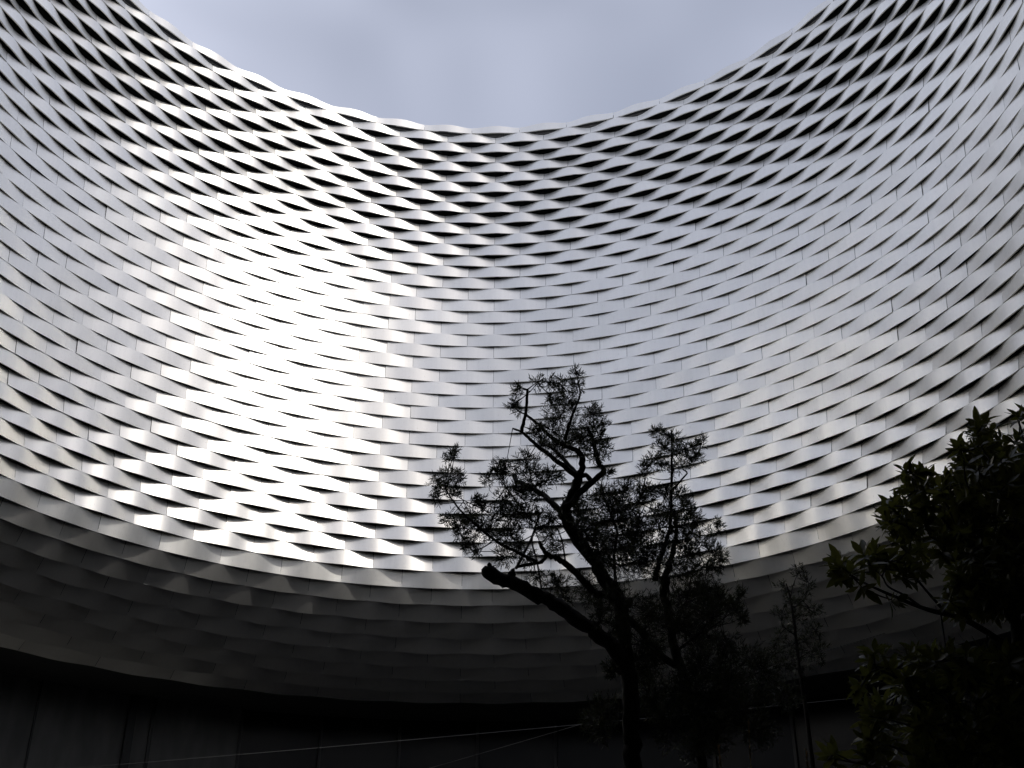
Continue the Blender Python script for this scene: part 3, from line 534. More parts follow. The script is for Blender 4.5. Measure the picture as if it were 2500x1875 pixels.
    'ros': [[-0.664,-0.094,3.591,1.0],[-0.55,0.204,3.674,1.0],[-0.712,-0.19,3.585,1.0],[-0.61,0.127,3.715,1.0],[-0.435,0.496,3.808,1.0],[-0.618,-0.099,3.577,1.0],[-0.406,0.317,3.831,1.0],[-0.715,-0.487,3.505,1.0],[-0.595,-0.316,3.582,1.0],[-0.423,0.115,3.737,1.0],[-0.506,-0.136,3.623,1.0],[-0.557,-0.344,3.527,1.0],[-0.672,-0.432,3.479,1.0],[-0.316,0.42,3.775,1.0],[-0.393,0.104,3.686,1.0],[-0.531,-0.242,3.569,1.0],[-0.475,-0.278,3.804,1.0],[-0.219,0.278,4.018,1.0],[-0.489,-0.351,3.798,1.0],[-0.171,0.448,4.167,1.0],[-0.465,-0.337,3.766,1.0],[-0.284,0.047,3.918,1.0],[-0.189,0.459,4.089,1.0],[-0.523,-0.342,3.729,1.0],[-0.397,-0.403,3.946,1.0],[-0.408,-0.378,3.963,1.0],[-0.39,-0.439,3.916,1.0],[0.017,0.39,4.329,1.0],[-0.058,0.202,4.206,1.0],[0.074,0.453,4.308,1.0],[-0.099,0.378,4.251,1.0],[-0.158,0.194,4.152,1.0],[-0.136,0.224,4.148,1.0],[-0.374,-0.346,3.874,1.0],[-0.037,0.344,4.191,1.0],[-0.326,-0.332,3.897,1.0],[0.038,0.375,4.237,1.0],[-0.059,0.182,4.146,1.0],[-0.16,0.362,4.129,1.0],[-0.347,-0.077,3.93,1.0],[-0.461,-0.472,3.745,1.0],[-0.025,0.46,4.197,1.0],[-0.335,-0.347,3.803,1.0],[-0.062,0.323,4.074,1.0],[-0.339,-0.268,3.792,1.0],[-0.119,0.219,4.003,1.0],[-0.424,-0.315,3.751,1.0],[-0.183,0.206,3.938,1.0],[-0.207,0.421,4.014,1.0],[-0.2,0.348,3.984,1.0],[-0.188,0.334,3.977,1.0],[-0.261,0.119,3.906,1.0],[0.166,0.412,4.318,1.0],[0.148,0.397,4.292,1.0],[-0.016,0.1,4.123,1.0],[-0.202,-0.244,3.943,1.0],[0.167,0.358,4.247,1.0],[0.205,0.396,4.273,1.0],[0.068,0.125,4.093,1.0],[0.185,0.392,4.185,1.0],[0.083,0.393,4.216,1.0],[0.023,0.199,4.107,1.0],[-0.017,0.105,4.039,1.0],[-0.133,-0.147,3.884,1.0],[-0.158,-0.418,4.078,1.0],[0.087,0.046,4.312,1.0],[0.111,0.098,4.301,1.0],[-0.153,-0.429,4.046,1.0],[0.164,0.282,4.348,1.0],[-0.129,-0.383,3.995,1.0],[0.419,0.479,4.701,1.0],[-0.055,-0.499,4.16,1.0],[0.326,0.344,4.579,1.0],[-0.081,-0.482,4.12,1.0],[0.321,0.233,4.528,1.0],[-0.006,-0.355,4.205,1.0],[0.157,-0.14,4.306,1.0],[0.424,0.316,4.523,1.0],[0.069,-0.202,4.222,1.0],[-0.069,-0.466,4.069,1.0],[0.095,-0.088,4.252,1.0],[0.358,0.363,4.458,1.0],[0.161,-0.201,4.224,1.0],[0.389,0.205,4.408,1.0],[0.185,-0.063,4.252,1.0],[0.408,0.387,4.514,1.0],[0.387,0.432,4.458,1.0],[0.107,-0.093,4.166,1.0],[0.158,0.128,4.272,1.0],[0.186,0.12,4.275,1.0],[-0.005,-0.244,4.031,1.0],[0.011,-0.236,4.061,1.0],[0.067,-0.213,4.076,1.0],[0.348,0.258,4.331,1.0],[0.176,-0.413,4.241,1.0],[0.22,-0.408,4.261,1.0],[0.198,-0.288,4.181,1.0],[0.602,0.391,4.517,1.0],[0.298,-0.001,4.228,1.0],[0.257,-0.044,4.209,1.0],[0.616,0.49,4.461,1.0],[0.522,0.343,4.399,1.0],[0.049,-0.386,4.032,1.0],[0.328,0.067,4.269,1.0],[-0.298,0.161,3.832,1.0],[-0.184,0.347,3.934,1.0],[-0.409,-0.321,3.672,1.0],[-0.134,0.267,3.948,1.0],[-0.34,-0.319,3.718,1.0],[-0.285,-0.176,3.805,1.0],[-0.244,-0.172,3.717,1.0],[-0.194,-0.136,3.72,1.0],[-0.026,0.49,3.921,1.0],[-0.054,0.456,3.921,1.0],[-0.122,0.451,3.882,1.0],[-0.485,-0.443,3.486,1.0],[-0.21,0.404,3.826,1.0],[-0.217,0.343,3.784,1.0],[-0.514,-0.396,3.454,1.0],[-0.37,-0.021,3.616,1.0],[-0.254,0.046,3.64,1.0],[-0.161,0.244,3.719,1.0],[-0.016,0.338,3.826,1.0],[-0.296,-0.347,3.573,1.0],[-0.247,-0.281,3.653,1.0],[-0.27,-0.305,3.632,1.0],[-0.061,0.125,3.906,1.0],[-0.026,0.208,3.944,1.0],[0.145,0.444,4.105,1.0],[0.148,0.482,4.125,1.0],[-0.155,-0.287,3.834,1.0],[0.112,0.325,4.127,1.0],[0.313,0.272,3.569,1.0],[0.228,0.549,4.223,1.0],[0.22,0.12,4.176,1.0],[0.259,0.208,4.029,1.0],[0.323,0.173,3.7,1.0],[0.171,0.348,4.142,1.0],[0.796,0.867,4.208,1.0],[0.431,0.419,4.284,1.0],[0.457,0.556,3.965,1.0],[0.243,0.65,4.147,1.0],[0.131,0.194,4.081,1.0],[-0.027,-0.137,3.65,1.0],[0.207,0.33,3.805,1.0],[0.26,-0.027,3.464,1.0],[0.226,0.33,3.923,1.0],[-0.024,-0.104,3.488,1.0],[0.588,0.754,4.504,1.0],[0.022,-0.171,3.372,1.0],[0.076,-0.286,3.622,1.0],[0.095,-0.249,3.429,1.0],[0.51,0.406,3.747,1.0],[0.063,-0.278,3.885,1.0],[0.03,-0.089,3.492,1.0],[0.433,0.514,4.234,1.0],[0.289,0.01,3.515,1.0],[0.355,0.312,4.396,1.0],[0.108,-0.26,3.447,1.0],[0.282,0.181,4.259,1.0],[0.762,0.707,4.327,1.0],[0.242,-0.098,3.529,1.0],[0.732,0.898,3.81,1.0],[0.136,0.18,3.876,1.0],[0.165,0.485,3.895,1.0],[0.377,0.337,3.952,1.0],[0.417,0.195,4.284,1.0],[0.338,0.603,4.441,1.0],[0.091,-0.004,3.946,1.0],[0.491,0.451,4.359,1.0],[-0.187,-0.154,3.398,1.0],[0.354,0.181,3.858,1.0],[0.375,0.599,4.199,1.0],[0.13,-0.041,3.77,1.0],[0.395,0.253,4.215,1.0],[0.401,0.376,3.94,1.0],[0.674,0.847,4.476,1.0],[0.623,0.844,3.967,1.0],[0.168,0.03,3.968,1.0],[0.118,0.045,4.001,1.0],[0.024,0.015,3.833,1.0],[0.081,0.044,3.701,1.0],[0.289,0.061,3.605,1.0],[0.232,-0.23,3.981,1.0],[0.267,-0.343,4.045,1.0],[0.667,0.469,4.481,1.0],[0.198,-0.043,4.028,1.0],[0.352,-0.048,3.888,1.0],[0.087,0.013,3.635,1.0],[-0.191,-0.23,3.493,1.0],[0.697,0.572,4.126,1.0],[0.131,0.079,3.47,1.0],[-0.122,-0.349,3.529,1.0],[0.219,0.366,3.749,1.0],[0.162,0.191,3.539,1.0],[0.142,-0.242,3.8,1.0],[-0.015,-0.316,3.908,1.0],[0.222,0.221,4.236,1.0],[0.598,0.754,3.903,1.0],[0.404,0.761,3.982,1.0],[-0.076,-0.221,3.407,1.0],[0.73,0.875,3.839,1.0],[0.36,0.194,3.726,1.0],[0.367,0.37,3.653,1.0],[0.131,0.006,3.483,1.0],[0.529,0.747,4.583,1.0],[0.148,-0.052,3.657,1.0],[0.363,0.746,4.151,1.0],[0.178,0.172,3.955,1.0],[0.774,0.732,4.494,1.0],[0.171,0.604,3.89,1.0],[0.092,0.001,3.622,1.0],[-0.003,-0.019,3.92,1.0],[0.481,0.476,3.965,1.0],[0.654,0.639,3.848,1.0],[0.587,0.577,3.689,1.0],[0.368,0.595,4.061,1.0],[0.504,0.578,3.712,1.0],[0.492,0.427,4.222,1.0],[-0.081,-0.13,3.643,1.0],[0.191,0.737,3.715,1.0],[0.474,0.673,4.536,1.0],[0.696,0.671,4.433,1.0],[0.282,-0.008,3.756,1.0],[0.303,0.448,3.813,1.0],[-0.154,-0.271,3.473,1.0],[0.075,-0.343,3.926,1.0],[-0.075,-0.075,3.549,1.0],[-0.031,0.086,3.863,1.0],[0.438,0.535,3.976,1.0],[0.607,0.444,4.155,1.0],[-0.097,-0.23,3.913,1.0],[0.632,0.538,4.198,1.0],[0.289,-0.091,3.875,1.0],[0.098,0.134,3.88,1.0],[0.103,0.449,3.701,1.0],[0.545,0.557,3.752,1.0],[0.353,0.185,3.728,1.0],[0.105,-0.216,3.409,1.0],[0.145,0.22,4.195,1.0],[0.691,0.719,4.102,1.0],[0.054,-0.041,3.745,1.0],[0.072,-0.341,3.851,1.0],[0.46,0.751,4.077,1.0],[0.295,0.665,3.716,1.0],[0.329,0.819,3.904,1.0],[0.394,0.138,3.721,1.0],[0.349,0.416,3.863,1.0],[0.097,0.326,3.628,1.0],[-0.135,-0.249,3.859,1.0],[0.36,0.312,4.312,1.0],[0.284,0.611,3.783,1.0],[0.132,0.378,3.708,1.0],[-0.185,-0.342,3.364,1.0],[0.011,-0.147,3.675,1.0],[0.117,0.079,3.54,1.0],[0.761,0.869,4.492,1.0],[0.758,0.606,4.394,1.0],[0.107,-0.086,4.168,1.0],[0.42,0.312,3.982,1.0],[0.082,0.106,4.139,1.0],[0.203,0.212,3.64,1.0],[0.246,0.513,3.673,1.0],[0.34,0.256,3.671,1.0],[0.337,0.472,4.371,1.0],[0.598,0.799,3.791,1.0],[0.582,0.856,4.192,1.0],[0.135,0.332,4.064,1.0],[0.095,-0.152,3.665,1.0],[0.274,0.13,4.15,1.0],[0.239,0.434,4.16,1.0],[0.277,0.236,4.207,1.0],[0.253,-0.01,3.979,1.0],[-0.066,-0.305,3.538,1.0],[0.714,0.762,4.575,1.0],[-0.189,-0.308,3.439,1.0],[0.503,0.62,4.307,1.0],[0.183,-0.286,3.994,1.0],[0.326,0.116,3.936,1.0],[0.283,0.371,4.091,1.0],[0.281,0.239,4.244,1.0],[0.613,0.548,3.818,1.0],[0.406,0.103,3.911,1.0],[0.684,0.608,4.453,1.0],[0.105,0.292,3.832,1.0],[0.617,0.489,4.433,1.0],[0.659,0.505,4.464,1.0],[0.424,0.873,3.957,1.0],[0.063,0.274,4.009,1.0],[0.12,-0.314,3.37,1.0],[0.308,0.655,4.177,1.0],[0.69,0.802,4.109,1.0],[0.454,0.443,3.682,1.0],[0.259,0.545,3.839,1.0],[0.224,-0.322,3.942,1.0],[0.182,0.134,4.08,1.0],[0.015,0.184,3.798,1.0],[0.289,0.368,4.33,1.0],[-0.093,-0.004,3.525,1.0],[0.473,0.137,4.204,1.0],[0.379,0.21,3.89,1.0],[0.775,0.714,4.446,1.0],[0.235,0.087,4.035,1.0],[0.121,0.201,3.789,1.0],[0.492,0.724,3.988,1.0],[0.528,0.482,4.21,1.0],[0.23,0.133,3.542,1.0],[0.151,0.068,3.637,1.0],[0.104,0.117,3.765,1.0],[0.291,-0.075,3.913,1.0],[0.632,0.888,4.103,1.0],[0.476,0.211,3.978,1.0],[0.413,0.385,3.978,1.0],[0.413,0.765,3.813,1.0],[0.629,0.76,3.914,1.0],[-0.081,-0.098,3.43,1.0],[-0.105,-0.152,3.752,1.0],[-0.061,-0.164,3.661,1.0],[0.537,0.829,4.297,1.0],[0.064,0.235,3.904,1.0],[0.068,0.104,3.987,1.0],[0.242,0.346,3.913,1.0],[0.348,0.412,4.045,1.0],[0.447,0.47,4.36,1.0],[-0.043,-0.185,3.466,1.0],[0.429,0.441,4.185,1.0],[0.455,0.365,3.846,1.0],[0.888,0.895,4.471,1.0],[0.003,-0.188,3.632,1.0],[0.544,0.643,4.335,1.0],[0.328,0.775,3.992,1.0],[0.505,0.68,3.729,1.0],[0.555,0.288,4.355,1.0],[0.339,0.561,4.109,1.0],[0.232,-0.136,4.002,1.0],[0.227,0.678,3.884,1.0],[-0.213,-0.261,3.335,1.0],[0.048,-0.137,3.467,1.0],[0.495,0.452,4.156,1.0],[0.589,0.772,4.483,1.0],[0.259,0.394,3.575,1.0],[0.176,-0.278,3.584,1.0],[0.064,0.483,3.594,1.0],[0.27,0.101,3.587,1.0],[0.07,-0.275,3.588,1.0],[0.262,0.345,3.601,1.0],[0.449,0.169,4.27,1.0],[0.495,0.708,4.067,1.0],[0.28,0.298,3.886,1.0],[0.285,0.144,3.813,1.0],[0.035,0.093,3.559,1.0],[0.754,0.884,4.418,1.0],[0.084,0.111,3.928,1.0],[0.263,-0.022,3.625,1.0],[0.09,0.208,3.7,1.0],[0.334,0.551,4.405,1.0],[0.037,-0.254,3.477,1.0],[0.386,0.363,4.29,1.0],[0.24,0.351,4.204,1.0],[-0.118,-0.142,3.524,1.0],[-0.01,-0.02,3.602,1.0],[0.178,0.354,3.723,1.0],[0.664,0.854,3.842,1.0],[0.079,0.218,3.997,1.0],[0.058,0.143,3.575,1.0],[0.537,0.205,4.286,1.0],[0.283,0.254,3.685,1.0],[0.417,0.095,4.033,1.0],[0.184,0.258,4.196,1.0],[0.446,0.26,4.2,1.0],[0.165,0.266,3.529,1.0],[0.751,0.769,4.402,1.0],[0.361,0.309,3.923,1.0],[0.477,0.478,4.159,1.0],[0.352,0.543,3.97,1.0],[0.344,0.681,3.868,1.0],[0.555,0.183,4.283,1.0],[0.165,0.241,4.206,1.0],[0.691,0.644,4.449,1.0],[0.528,0.596,3.661,1.0],[0.154,0.368,3.783,1.0],[0.027,0.064,3.606,1.0],[0.308,0.146,3.57,1.0],[-0.14,-0.154,3.503,1.0],[-0.109,-0.054,3.494,1.0],[0.325,0.554,4.149,1.0],[-0.091,-0.266,3.845,1.0],[0.21,0.449,3.79,1.0],[-0.033,-0.312,3.387,1.0],[0.073,0.099,3.746,1.0],[0.888,0.85,4.453,1.0],[0.649,0.827,4.006,1.0],[0.242,0.195,4.039,1.0],[0.422,0.439,3.727,1.0],[0.575,0.622,3.935,1.0],[0.073,0.317,3.669,1.0],[0.336,0.408,4.324,1.0],[0.203,0.333,4.077,1.0],[-0.066,-0.255,3.918,1.0],[0.002,-0.045,3.537,1.0],[0.304,0.408,4.319,1.0],[0.675,0.676,4.403,1.0],[-0.196,-0.247,3.489,1.0],[0.316,0.023,4.073,1.0],[-0.031,0.113,3.607,1.0],[0.494,0.354,3.804,1.0],[0.305,0.375,3.921,1.0],[0.342,-0.127,3.995,1.0],[0.575,0.44,3.844,1.0],[0.181,-0.071,4.193,1.0],[0.544,0.406,4.198,1.0],[0.054,-0.28,3.957,1.0],[-0.108,-0.052,3.621,1.0],[0.44,0.6,4.002,1.0],[0.287,0.594,4.133,1.0],[0.459,0.45,4.033,1.0],[0.371,0.312,3.634,1.0],[0.295,0.207,3.755,1.0],[0.362,0.142,4.122,1.0],[0.468,0.857,3.947,1.0],[0.167,0.112,4.206,1.0],[0.079,-0.278,3.331,1.0],[0.453,0.768,4.165,1.0],[0.634,0.867,4.256,1.0],[0.521,0.662,3.745,1.0],[0.669,0.626,3.922,1.0],[0.528,0.822,4.0,1.0],[0.538,0.495,3.683,1.0],[0.227,0.139,3.946,1.0],[0.669,0.648,3.946,1.0],[0.406,0.21,4.258,1.0],[0.246,0.51,3.626,1.0],[0.46,0.766,4.13,1.0],[0.175,0.103,3.691,1.0],[0.019,-0.101,3.563,1.0],[0.621,0.894,3.88,1.0],[0.589,0.892,4.089,1.0],[0.373,0.307,3.639,1.0],[-0.179,-0.232,3.465,1.0],[0.63,0.66,4.296,1.0],[0.337,0.249,3.915,1.0],[0.138,0.345,3.542,1.0],[0.249,-0.319,3.986,1.0],[0.453,0.882,4.363,1.0],[0.314,0.72,4.1,1.0],[0.05,-0.084,3.949,1.0],[0.095,0.352,3.891,1.0],[0.14,0.277,3.88,1.0],[0.245,-0.066,4.001,1.0],[0.599,0.597,3.907,1.0],[0.122,0.124,3.799,1.0],[0.28,0.26,3.55,1.0],[-0.246,0.094,2.843,1.0],[-0.054,0.546,3.384,1.0],[-0.309,-0.119,2.714,1.0],[-0.086,-0.273,2.704,1.0],[0.203,0.302,3.301,1.0],[-0.118,-0.193,2.767,1.0],[-0.042,0.656,3.31,1.0],[-0.147,0.086,2.797,1.0],[-0.035,0.71,2.836,1.0],[0.253,0.646,3.007,1.0],[-0.148,0.502,3.176,1.0],[0.065,0.401,2.879,1.0],[-0.062,0.483,3.302,1.0],[-0.006,-0.155,2.882,1.0],[-0.07,-0.33,3.024,1.0],[0.043,0.464,3.068,1.0],[-0.21,-0.075,3.19,1.0],[-0.412,-0.332,2.616,1.0],[-0.528,0.096,2.748,1.0],[-0.237,0.046,2.732,1.0],[-0.372,-0.26,2.904,1.0],[-0.601,-0.508,2.872,1.0],[-0.027,0.619,2.917,1.0],[-0.24,0.739,3.209,1.0],[-0.108,0.576,3.289,1.0],[-0.133,0.695,3.01,1.0],[-0.331,0.197,3.106,1.0],[-0.564,0.005,2.928,1.0],[0.047,0.213,2.894,1.0],[-0.098,-0.35,3.043,1.0],[-0.105,0.657,3.314,1.0],[-0.016,-0.052,2.705,1.0],[0.232,0.476,2.795,1.0],[-0.251,-0.583,2.695,1.0],[-0.285,0.142,3.113,1.0],[-0.326,-0.236,2.652,1.0],[0.465,0.499,3.292,1.0],[-0.277,0.264,2.963,1.0],[-0.686,-0.236,2.827,1.0],[-0.444,0.056,3.098,1.0],[-0.406,-0.293,3.069,1.0],[-0.28,-0.344,2.902,1.0],[-0.032,-0.117,2.882,1.0],[-0.044,-0.386,2.82,1.0],[0.034,0.584,3.236,1.0],[-0.146,-0.408,3.063,1.0],[-0.163,-0.163,2.893,1.0],[-0.173,0.056,3.163,1.0],[-0.11,0.257,2.747,1.0],[-0.064,0.107,3.24,1.0],[-0.267,-0.161,2.804,1.0],[0.31,0.411,2.917,1.0],[-0.105,-0.419,2.597,1.0],[0.214,0.246,2.984,1.0],[0.405,0.777,3.227,1.0],[0.243,0.225,2.973,1.0],[0.084,0.536,3.049,1.0],[0.181,-0.018,3.031,1.0],[-0.431,-0.378,3.066,1.0],[-0.215,-0.028,2.664,1.0],[0.16,-0.102,3.057,1.0],[-0.201,0.317,2.851,1.0],[-0.613,-0.599,2.755,1.0],[0.317,0.606,3.387,1.0],[-0.364,-0.303,2.945,1.0],[0.131,0.18,3.034,1.0],[-0.41,-0.168,3.071,1.0],[-0.233,0.553,2.924,1.0],[-0.04,-0.126,3.022,1.0],[0.245,0.211,3.017,1.0],[-0.329,0.01,3.016,1.0],[-0.09,0.566,3.292,1.0],[-0.066,0.281,3.082,1.0],[-0.271,0.023,2.736,1.0],[-0.112,0.483,2.995,1.0],[-0.43,-0.092,2.81,1.0],[-0.19,0.031,2.81,1.0],[-0.176,-0.335,2.958,1.0],[-0.113,-0.296,2.832,1.0],[-0.589,-0.514,2.608,1.0],[0.422,0.629,3.354,1.0],[-0.253,-0.214,3.091,1.0],[-0.116,0.505,2.999,1.0],[0.192,0.212,3.163,1.0],[0.29,0.532,3.274,1.0],[-0.408,0.098,2.904,1.0],[-0.413,-0.406,2.648,1.0],[-0.359,0.28,2.731,1.0],[0.058,-0.152,3.053,1.0],[-0.141,0.115,2.805,1.0],[-0.334,0.634,3.129,1.0],[-0.392,0.428,3.107,1.0],[-0.052,0.092,3.158,1.0],[-0.257,0.091,2.957,1.0],[-0.011,-0.229,2.842,1.0],[-0.172,-0.58,2.749,1.0],[-0.093,-0.212,3.135,1.0],[0.134,0.735,3.021,1.0],[0.154,0.168,3.176,1.0],[-0.009,0.091,3.218,1.0],[-0.09,0.324,3.302,1.0],[0.507,0.749,2.973,1.0],[-0.556,0.033,2.86,1.0],[-0.202,-0.478,2.861,1.0],[-0.196,-0.082,2.721,1.0],[0.272,0.768,3.37,1.0],[0.384,0.3,3.32,1.0],[-0.124,-0.487,2.807,1.0],[-0.099,-0.122,2.906,1.0],[-0.539,0.059,3.108,1.0],[-0.247,-0.067,2.838,1.0],[-0.311,-0.572,2.678,1.0],[-0.008,0.108,3.248,1.0],[-0.009,-0.175,2.715,1.0],[0.363,0.384,3.243,1.0],[-0.07,-0.238,3.135,1.0],[-0.41,-0.368,2.584,1.0],[-0.451,-0.359,2.636,1.0],[0.261,0.514,2.919,1.0],[-0.527,-0.394,2.778,1.0],[-0.609,-0.442,2.66,1.0],[0.091,0.53,3.34,1.0],[0.227,0.635,3.348,1.0],[-0.345,-0.492,2.736,1.0],[-0.016,-0.062,2.811,1.0],[-0.042,-0.08,2.87,1.0],[-0.198,0.112,3.092,1.0],[0.049,-0.057,2.888,1.0],[-0.282,-0.342,2.602,1.0],[-0.146,0.174,2.755,1.0],[-0.257,0.388,3.228,1.0],[-0.325,-0.452,3.046,1.0],[-0.384,0.015,2.908,1.0],[-0.278,0.227,3.145,1.0],[0.041,0.043,3.022,1.0],[0.175,0.484,3.147,1.0],[-0.367,-0.543,2.999,1.0],[0.001,0.312,2.979,1.0],[0.408,0.67,3.227,1.0],[-0.074,-0.173,2.649,1.0],[-0.484,0.339,2.883,1.0],[-0.296,-0.109,2.809,1.0],[-0.25,0.316,2.816,1.0],[0.342,0.487,3.353,1.0],[-0.269,0.504,3.173,1.0],[-0.047,0.152,2.972,1.0],[-0.147,-0.08,3.08,1.0],[-0.239,0.003,3.165,1.0],[-0.072,-0.125,3.188,1.0],[-0.135,-0.424,2.621,1.0],[0.191,0.284,2.765,1.0],[-0.166,-0.051,3.155,1.0],[-0.168,-0.382,2.669,1.0],[-0.171,-0.221,2.753,1.0],[0.018,-0.152,3.151,1.0],[0.221,0.724,2.927,1.0],[0.112,0.729,2.974,1.0],[0.158,0.018,3.045,1.0],[-0.241,-0.487,2.801,1.0],[-0.07,-0.38,2.902,1.0],[-0.031,0.679,3.421,1.0],[0.31,0.273,3.128,1.0],[-0.03,0.695,3.217,1.0],[0.244,0.558,3.186,1.0],[-0.056,-0.009,2.729,1.0],[-0.309,0.047,2.72,1.0],[-0.198,0.376,2.958,1.0],[0.186,0.786,3.424,1.0],[-0.433,-0.524,2.851,1.0],[-0.104,0.601,3.265,1.0],[0.392,0.654,2.869,1.0],[-0.092,0.283,3.177,1.0],[-0.378,-0.461,2.758,1.0],[0.139,0.375,3.047,1.0],[-0.418,-0.445,2.677,1.0],[-0.497,-0.405,2.72,1.0],[-0.457,-0.312,2.748,1.0],[-0.146,0.594,3.075,1.0],[-0.22,0.07,2.753,1.0],[0.102,-0.183,3.15,1.0],[-0.407,-0.161,3.068,1.0],[0.06,0.138,2.741,1.0],[0.192,0.732,3.292,1.0],[-0.575,0.112,2.956,1.0],[-0.108,-0.437,2.777,1.0],[-0.329,0.051,2.788,1.0],[0.116,-0.123,2.926,1.0],[0.226,0.619,3.043,1.0],[-0.435,-0.452,2.86,1.0],[0.017,0.05,3.054,1.0],[-0.259,-0.342,2.824,1.0],[0.265,0.673,3.341,1.0],[0.151,0.074,2.683,1.0],[-0.16,0.471,3.014,1.0],[-0.106,0.415,3.314,1.0],[-0.306,0.145,2.936,1.0],[0.254,0.437,2.909,1.0],[-0.112,-0.393,2.66,1.0],[-0.137,-0.336,2.653,1.0],[-0.181,0.64,2.93,1.0],[-0.595,0.028,2.785,1.0],[-0.088,-0.238,2.738,1.0],[-0.174,-0.232,2.707,1.0],[-0.17,-0.51,2.749,1.0],[-0.431,-0.326,2.937,1.0],[0.214,0.728,3.172,1.0],[0.004,0.661,3.06,1.0],[0.365,0.574,2.989,1.0],[-0.307,0.138,3.054,1.0],[0.213,0.371,2.934,1.0],[-0.144,-0.358,2.788,1.0],[-0.206,0.306,2.914,1.0],[-0.61,-0.473,2.966,1.0],[-0.377,-0.315,2.706,1.0],[-0.513,0.4,2.753,1.0],[-0.034,0.066,2.779,1.0],[0.239,0.388,2.764,1.0],[-0.151,-0.35,3.093,1.0],[-0.458,-0.552,2.651,1.0],[-0.222,-0.543,2.594,1.0],[-0.157,-0.183,2.775,1.0],[-0.139,-0.002,3.122,1.0],[0.154,0.089,3.01,1.0],[-0.344,0.106,2.854,1.0],[-0.211,0.275,2.986,1.0],[-0.021,-0.337,2.96,1.0],[-0.355,0.148,3.118,1.0],[-0.239,-0.059,3.206,1.0],[0.233,0.222,3.13,1.0],[0.232,0.748,3.001,1.0],[0.003,0.426,3.235,1.0],[-0.188,0.644,3.24,1.0],[-0.427,-0.181,3.152,1.0],[-0.179,-0.266,2.851,1.0],[0.231,0.263,2.779,1.0],[-0.602,-0.496,2.866,1.0],[0.127,0.366,2.95,1.0],[-0.048,0.099,2.979,1.0],[-0.519,-0.493,2.919,1.0],[0.146,0.682,3.069,1.0],[-0.539,-0.497,2.561,1.0],[-0.145,0.224,2.994,1.0],[0.234,0.338,2.988,1.0],[-0.208,-0.433,2.583,1.0],[0.245,0.401,3.108,1.0],[-0.186,-0.527,3.017,1.0],[0.36,0.552,3.061,1.0],[-0.705,-0.462,2.798,1.0],[0.044,0.271,3.153,1.0],[-0.362,0.434,2.926,1.0],[-0.412,-0.595,2.64,1.0],[-0.302,-0.127,2.843,1.0],[-0.434,-0.141,3.018,1.0],[-0.405,-0.315,2.637,1.0],[-0.013,-0.006,2.828,1.0],[0.093,0.586,2.985,1.0],[-0.527,-0.215,2.676,1.0],[0.132,0.569,2.917,1.0],[0.058,-0.026,3.217,1.0],[0.034,-0.213,3.147,1.0],[0.289,0.752,3.321,1.0],[-0.403,-0.028,2.932,1.0],[-0.02,0.189,3.228,1.0],[-0.281,-0.292,3.067,1.0],[-0.129,0.223,2.929,1.0],[-0.327,0.313,2.968,1.0],[-0.393,-0.593,3.037,1.0],[-0.496,-0.217,2.822,1.0],[0.118,0.408,2.809,1.0],[-0.331,0.665,3.037,1.0],[0.068,0.627,3.158,1.0],[-0.178,-0.202,2.719,1.0],[0.37,0.431,2.967,1.0],[-0.793,-0.484,2.692,1.0],[-0.549,-0.182,3.017,1.0],[-0.146,-0.012,3.074,1.0],[-0.429,-0.528,3.054,1.0],[-0.159,-0.024,3.118,1.0],[0.197,0.743,2.966,1.0],[0.214,0.297,2.946,1.0],[0.204,0.084,2.962,1.0],[-0.538,-0.497,2.896,1.0],[0.341,0.782,3.074,1.0],[-0.502,-0.208,3.02,1.0],[-0.213,0.313,3.225,1.0],[-0.336,-0.127,3.151,1.0],[-0.009,0.277,3.282,1.0],[0.305,0.447,3.0,1.0],[-0.22,-0.361,2.693,1.0],[-0.292,0.322,3.168,1.0],[-0.71,-0.427,3.09,1.0],[-0.608,-0.238,3.132,1.0],[-0.687,-0.272,3.098,1.0],[-0.561,-0.407,3.076,1.0],[-0.495,-0.333,3.117,1.0],[-0.589,-0.251,3.066,1.0],[-0.749,-0.425,2.98,1.0],[-0.803,-0.439,2.937,1.0],[-0.744,-0.322,2.943,1.0],[-0.693,-0.201,2.915,1.0],[-0.761,-0.45,2.813,1.0],[-0.758,-0.358,2.814,1.0],[-0.834,-0.495,2.708,1.0],[-0.784,-0.444,2.72,1.0],[-0.903,-0.256,2.693,1.0],[-0.872,-0.218,2.686,1.0],[-0.938,-0.42,2.672,1.0],[-0.815,-0.413,2.66,1.0],[-0.822,-0.47,2.632,1.0],[-0.759,-0.309,3.517,1.0],[-0.741,-0.377,3.461,1.0],[-0.755,-0.264,3.491,1.0],[-0.5,-0.409,3.435,1.0],[-0.321,-0.354,3.357,1.0],[-0.225,-0.263,3.313,1.0],[-0.603,-0.473,3.298,1.0],[-0.718,-0.426,3.371,1.0]],
    'cab': [[[-12.787,12.704,7.672],[15.681,8.889,9.664]],[[-5.254,17.242,7.67],[16.269,7.76,12.156]]],
    'reed': [[1.393,-12.123,3.017,[1.399,-12.123,2.906]],[1.663,-11.723,3.245,[1.626,-11.723,2.992]],[2.092,-11.323,3.181,[2.084,-11.323,3.08]]],
    'tree_base': [1.3581872920166562,-10.323],
    'main': [0,1,2,3,21]
}

def narrow_leaf(mb, p, d, ln, wd, rng):
    d = d.normalized()
    s = d.cross(Vector((rng.uniform(-1, 1), rng.uniform(-1, 1), rng.uniform(-1, 1))))
    if s.length < 1e-3: s = d.orthogonal()
    s.normalize()
    n = d.cross(s)
    bend = n * ln * rng.uniform(-0.12, 0.12)
    m = p + d * ln * 0.45 + bend
    mb.add([p, m + s * wd, p + d * ln, m - s * wd], [(0, 1, 2), (0, 2, 3)])

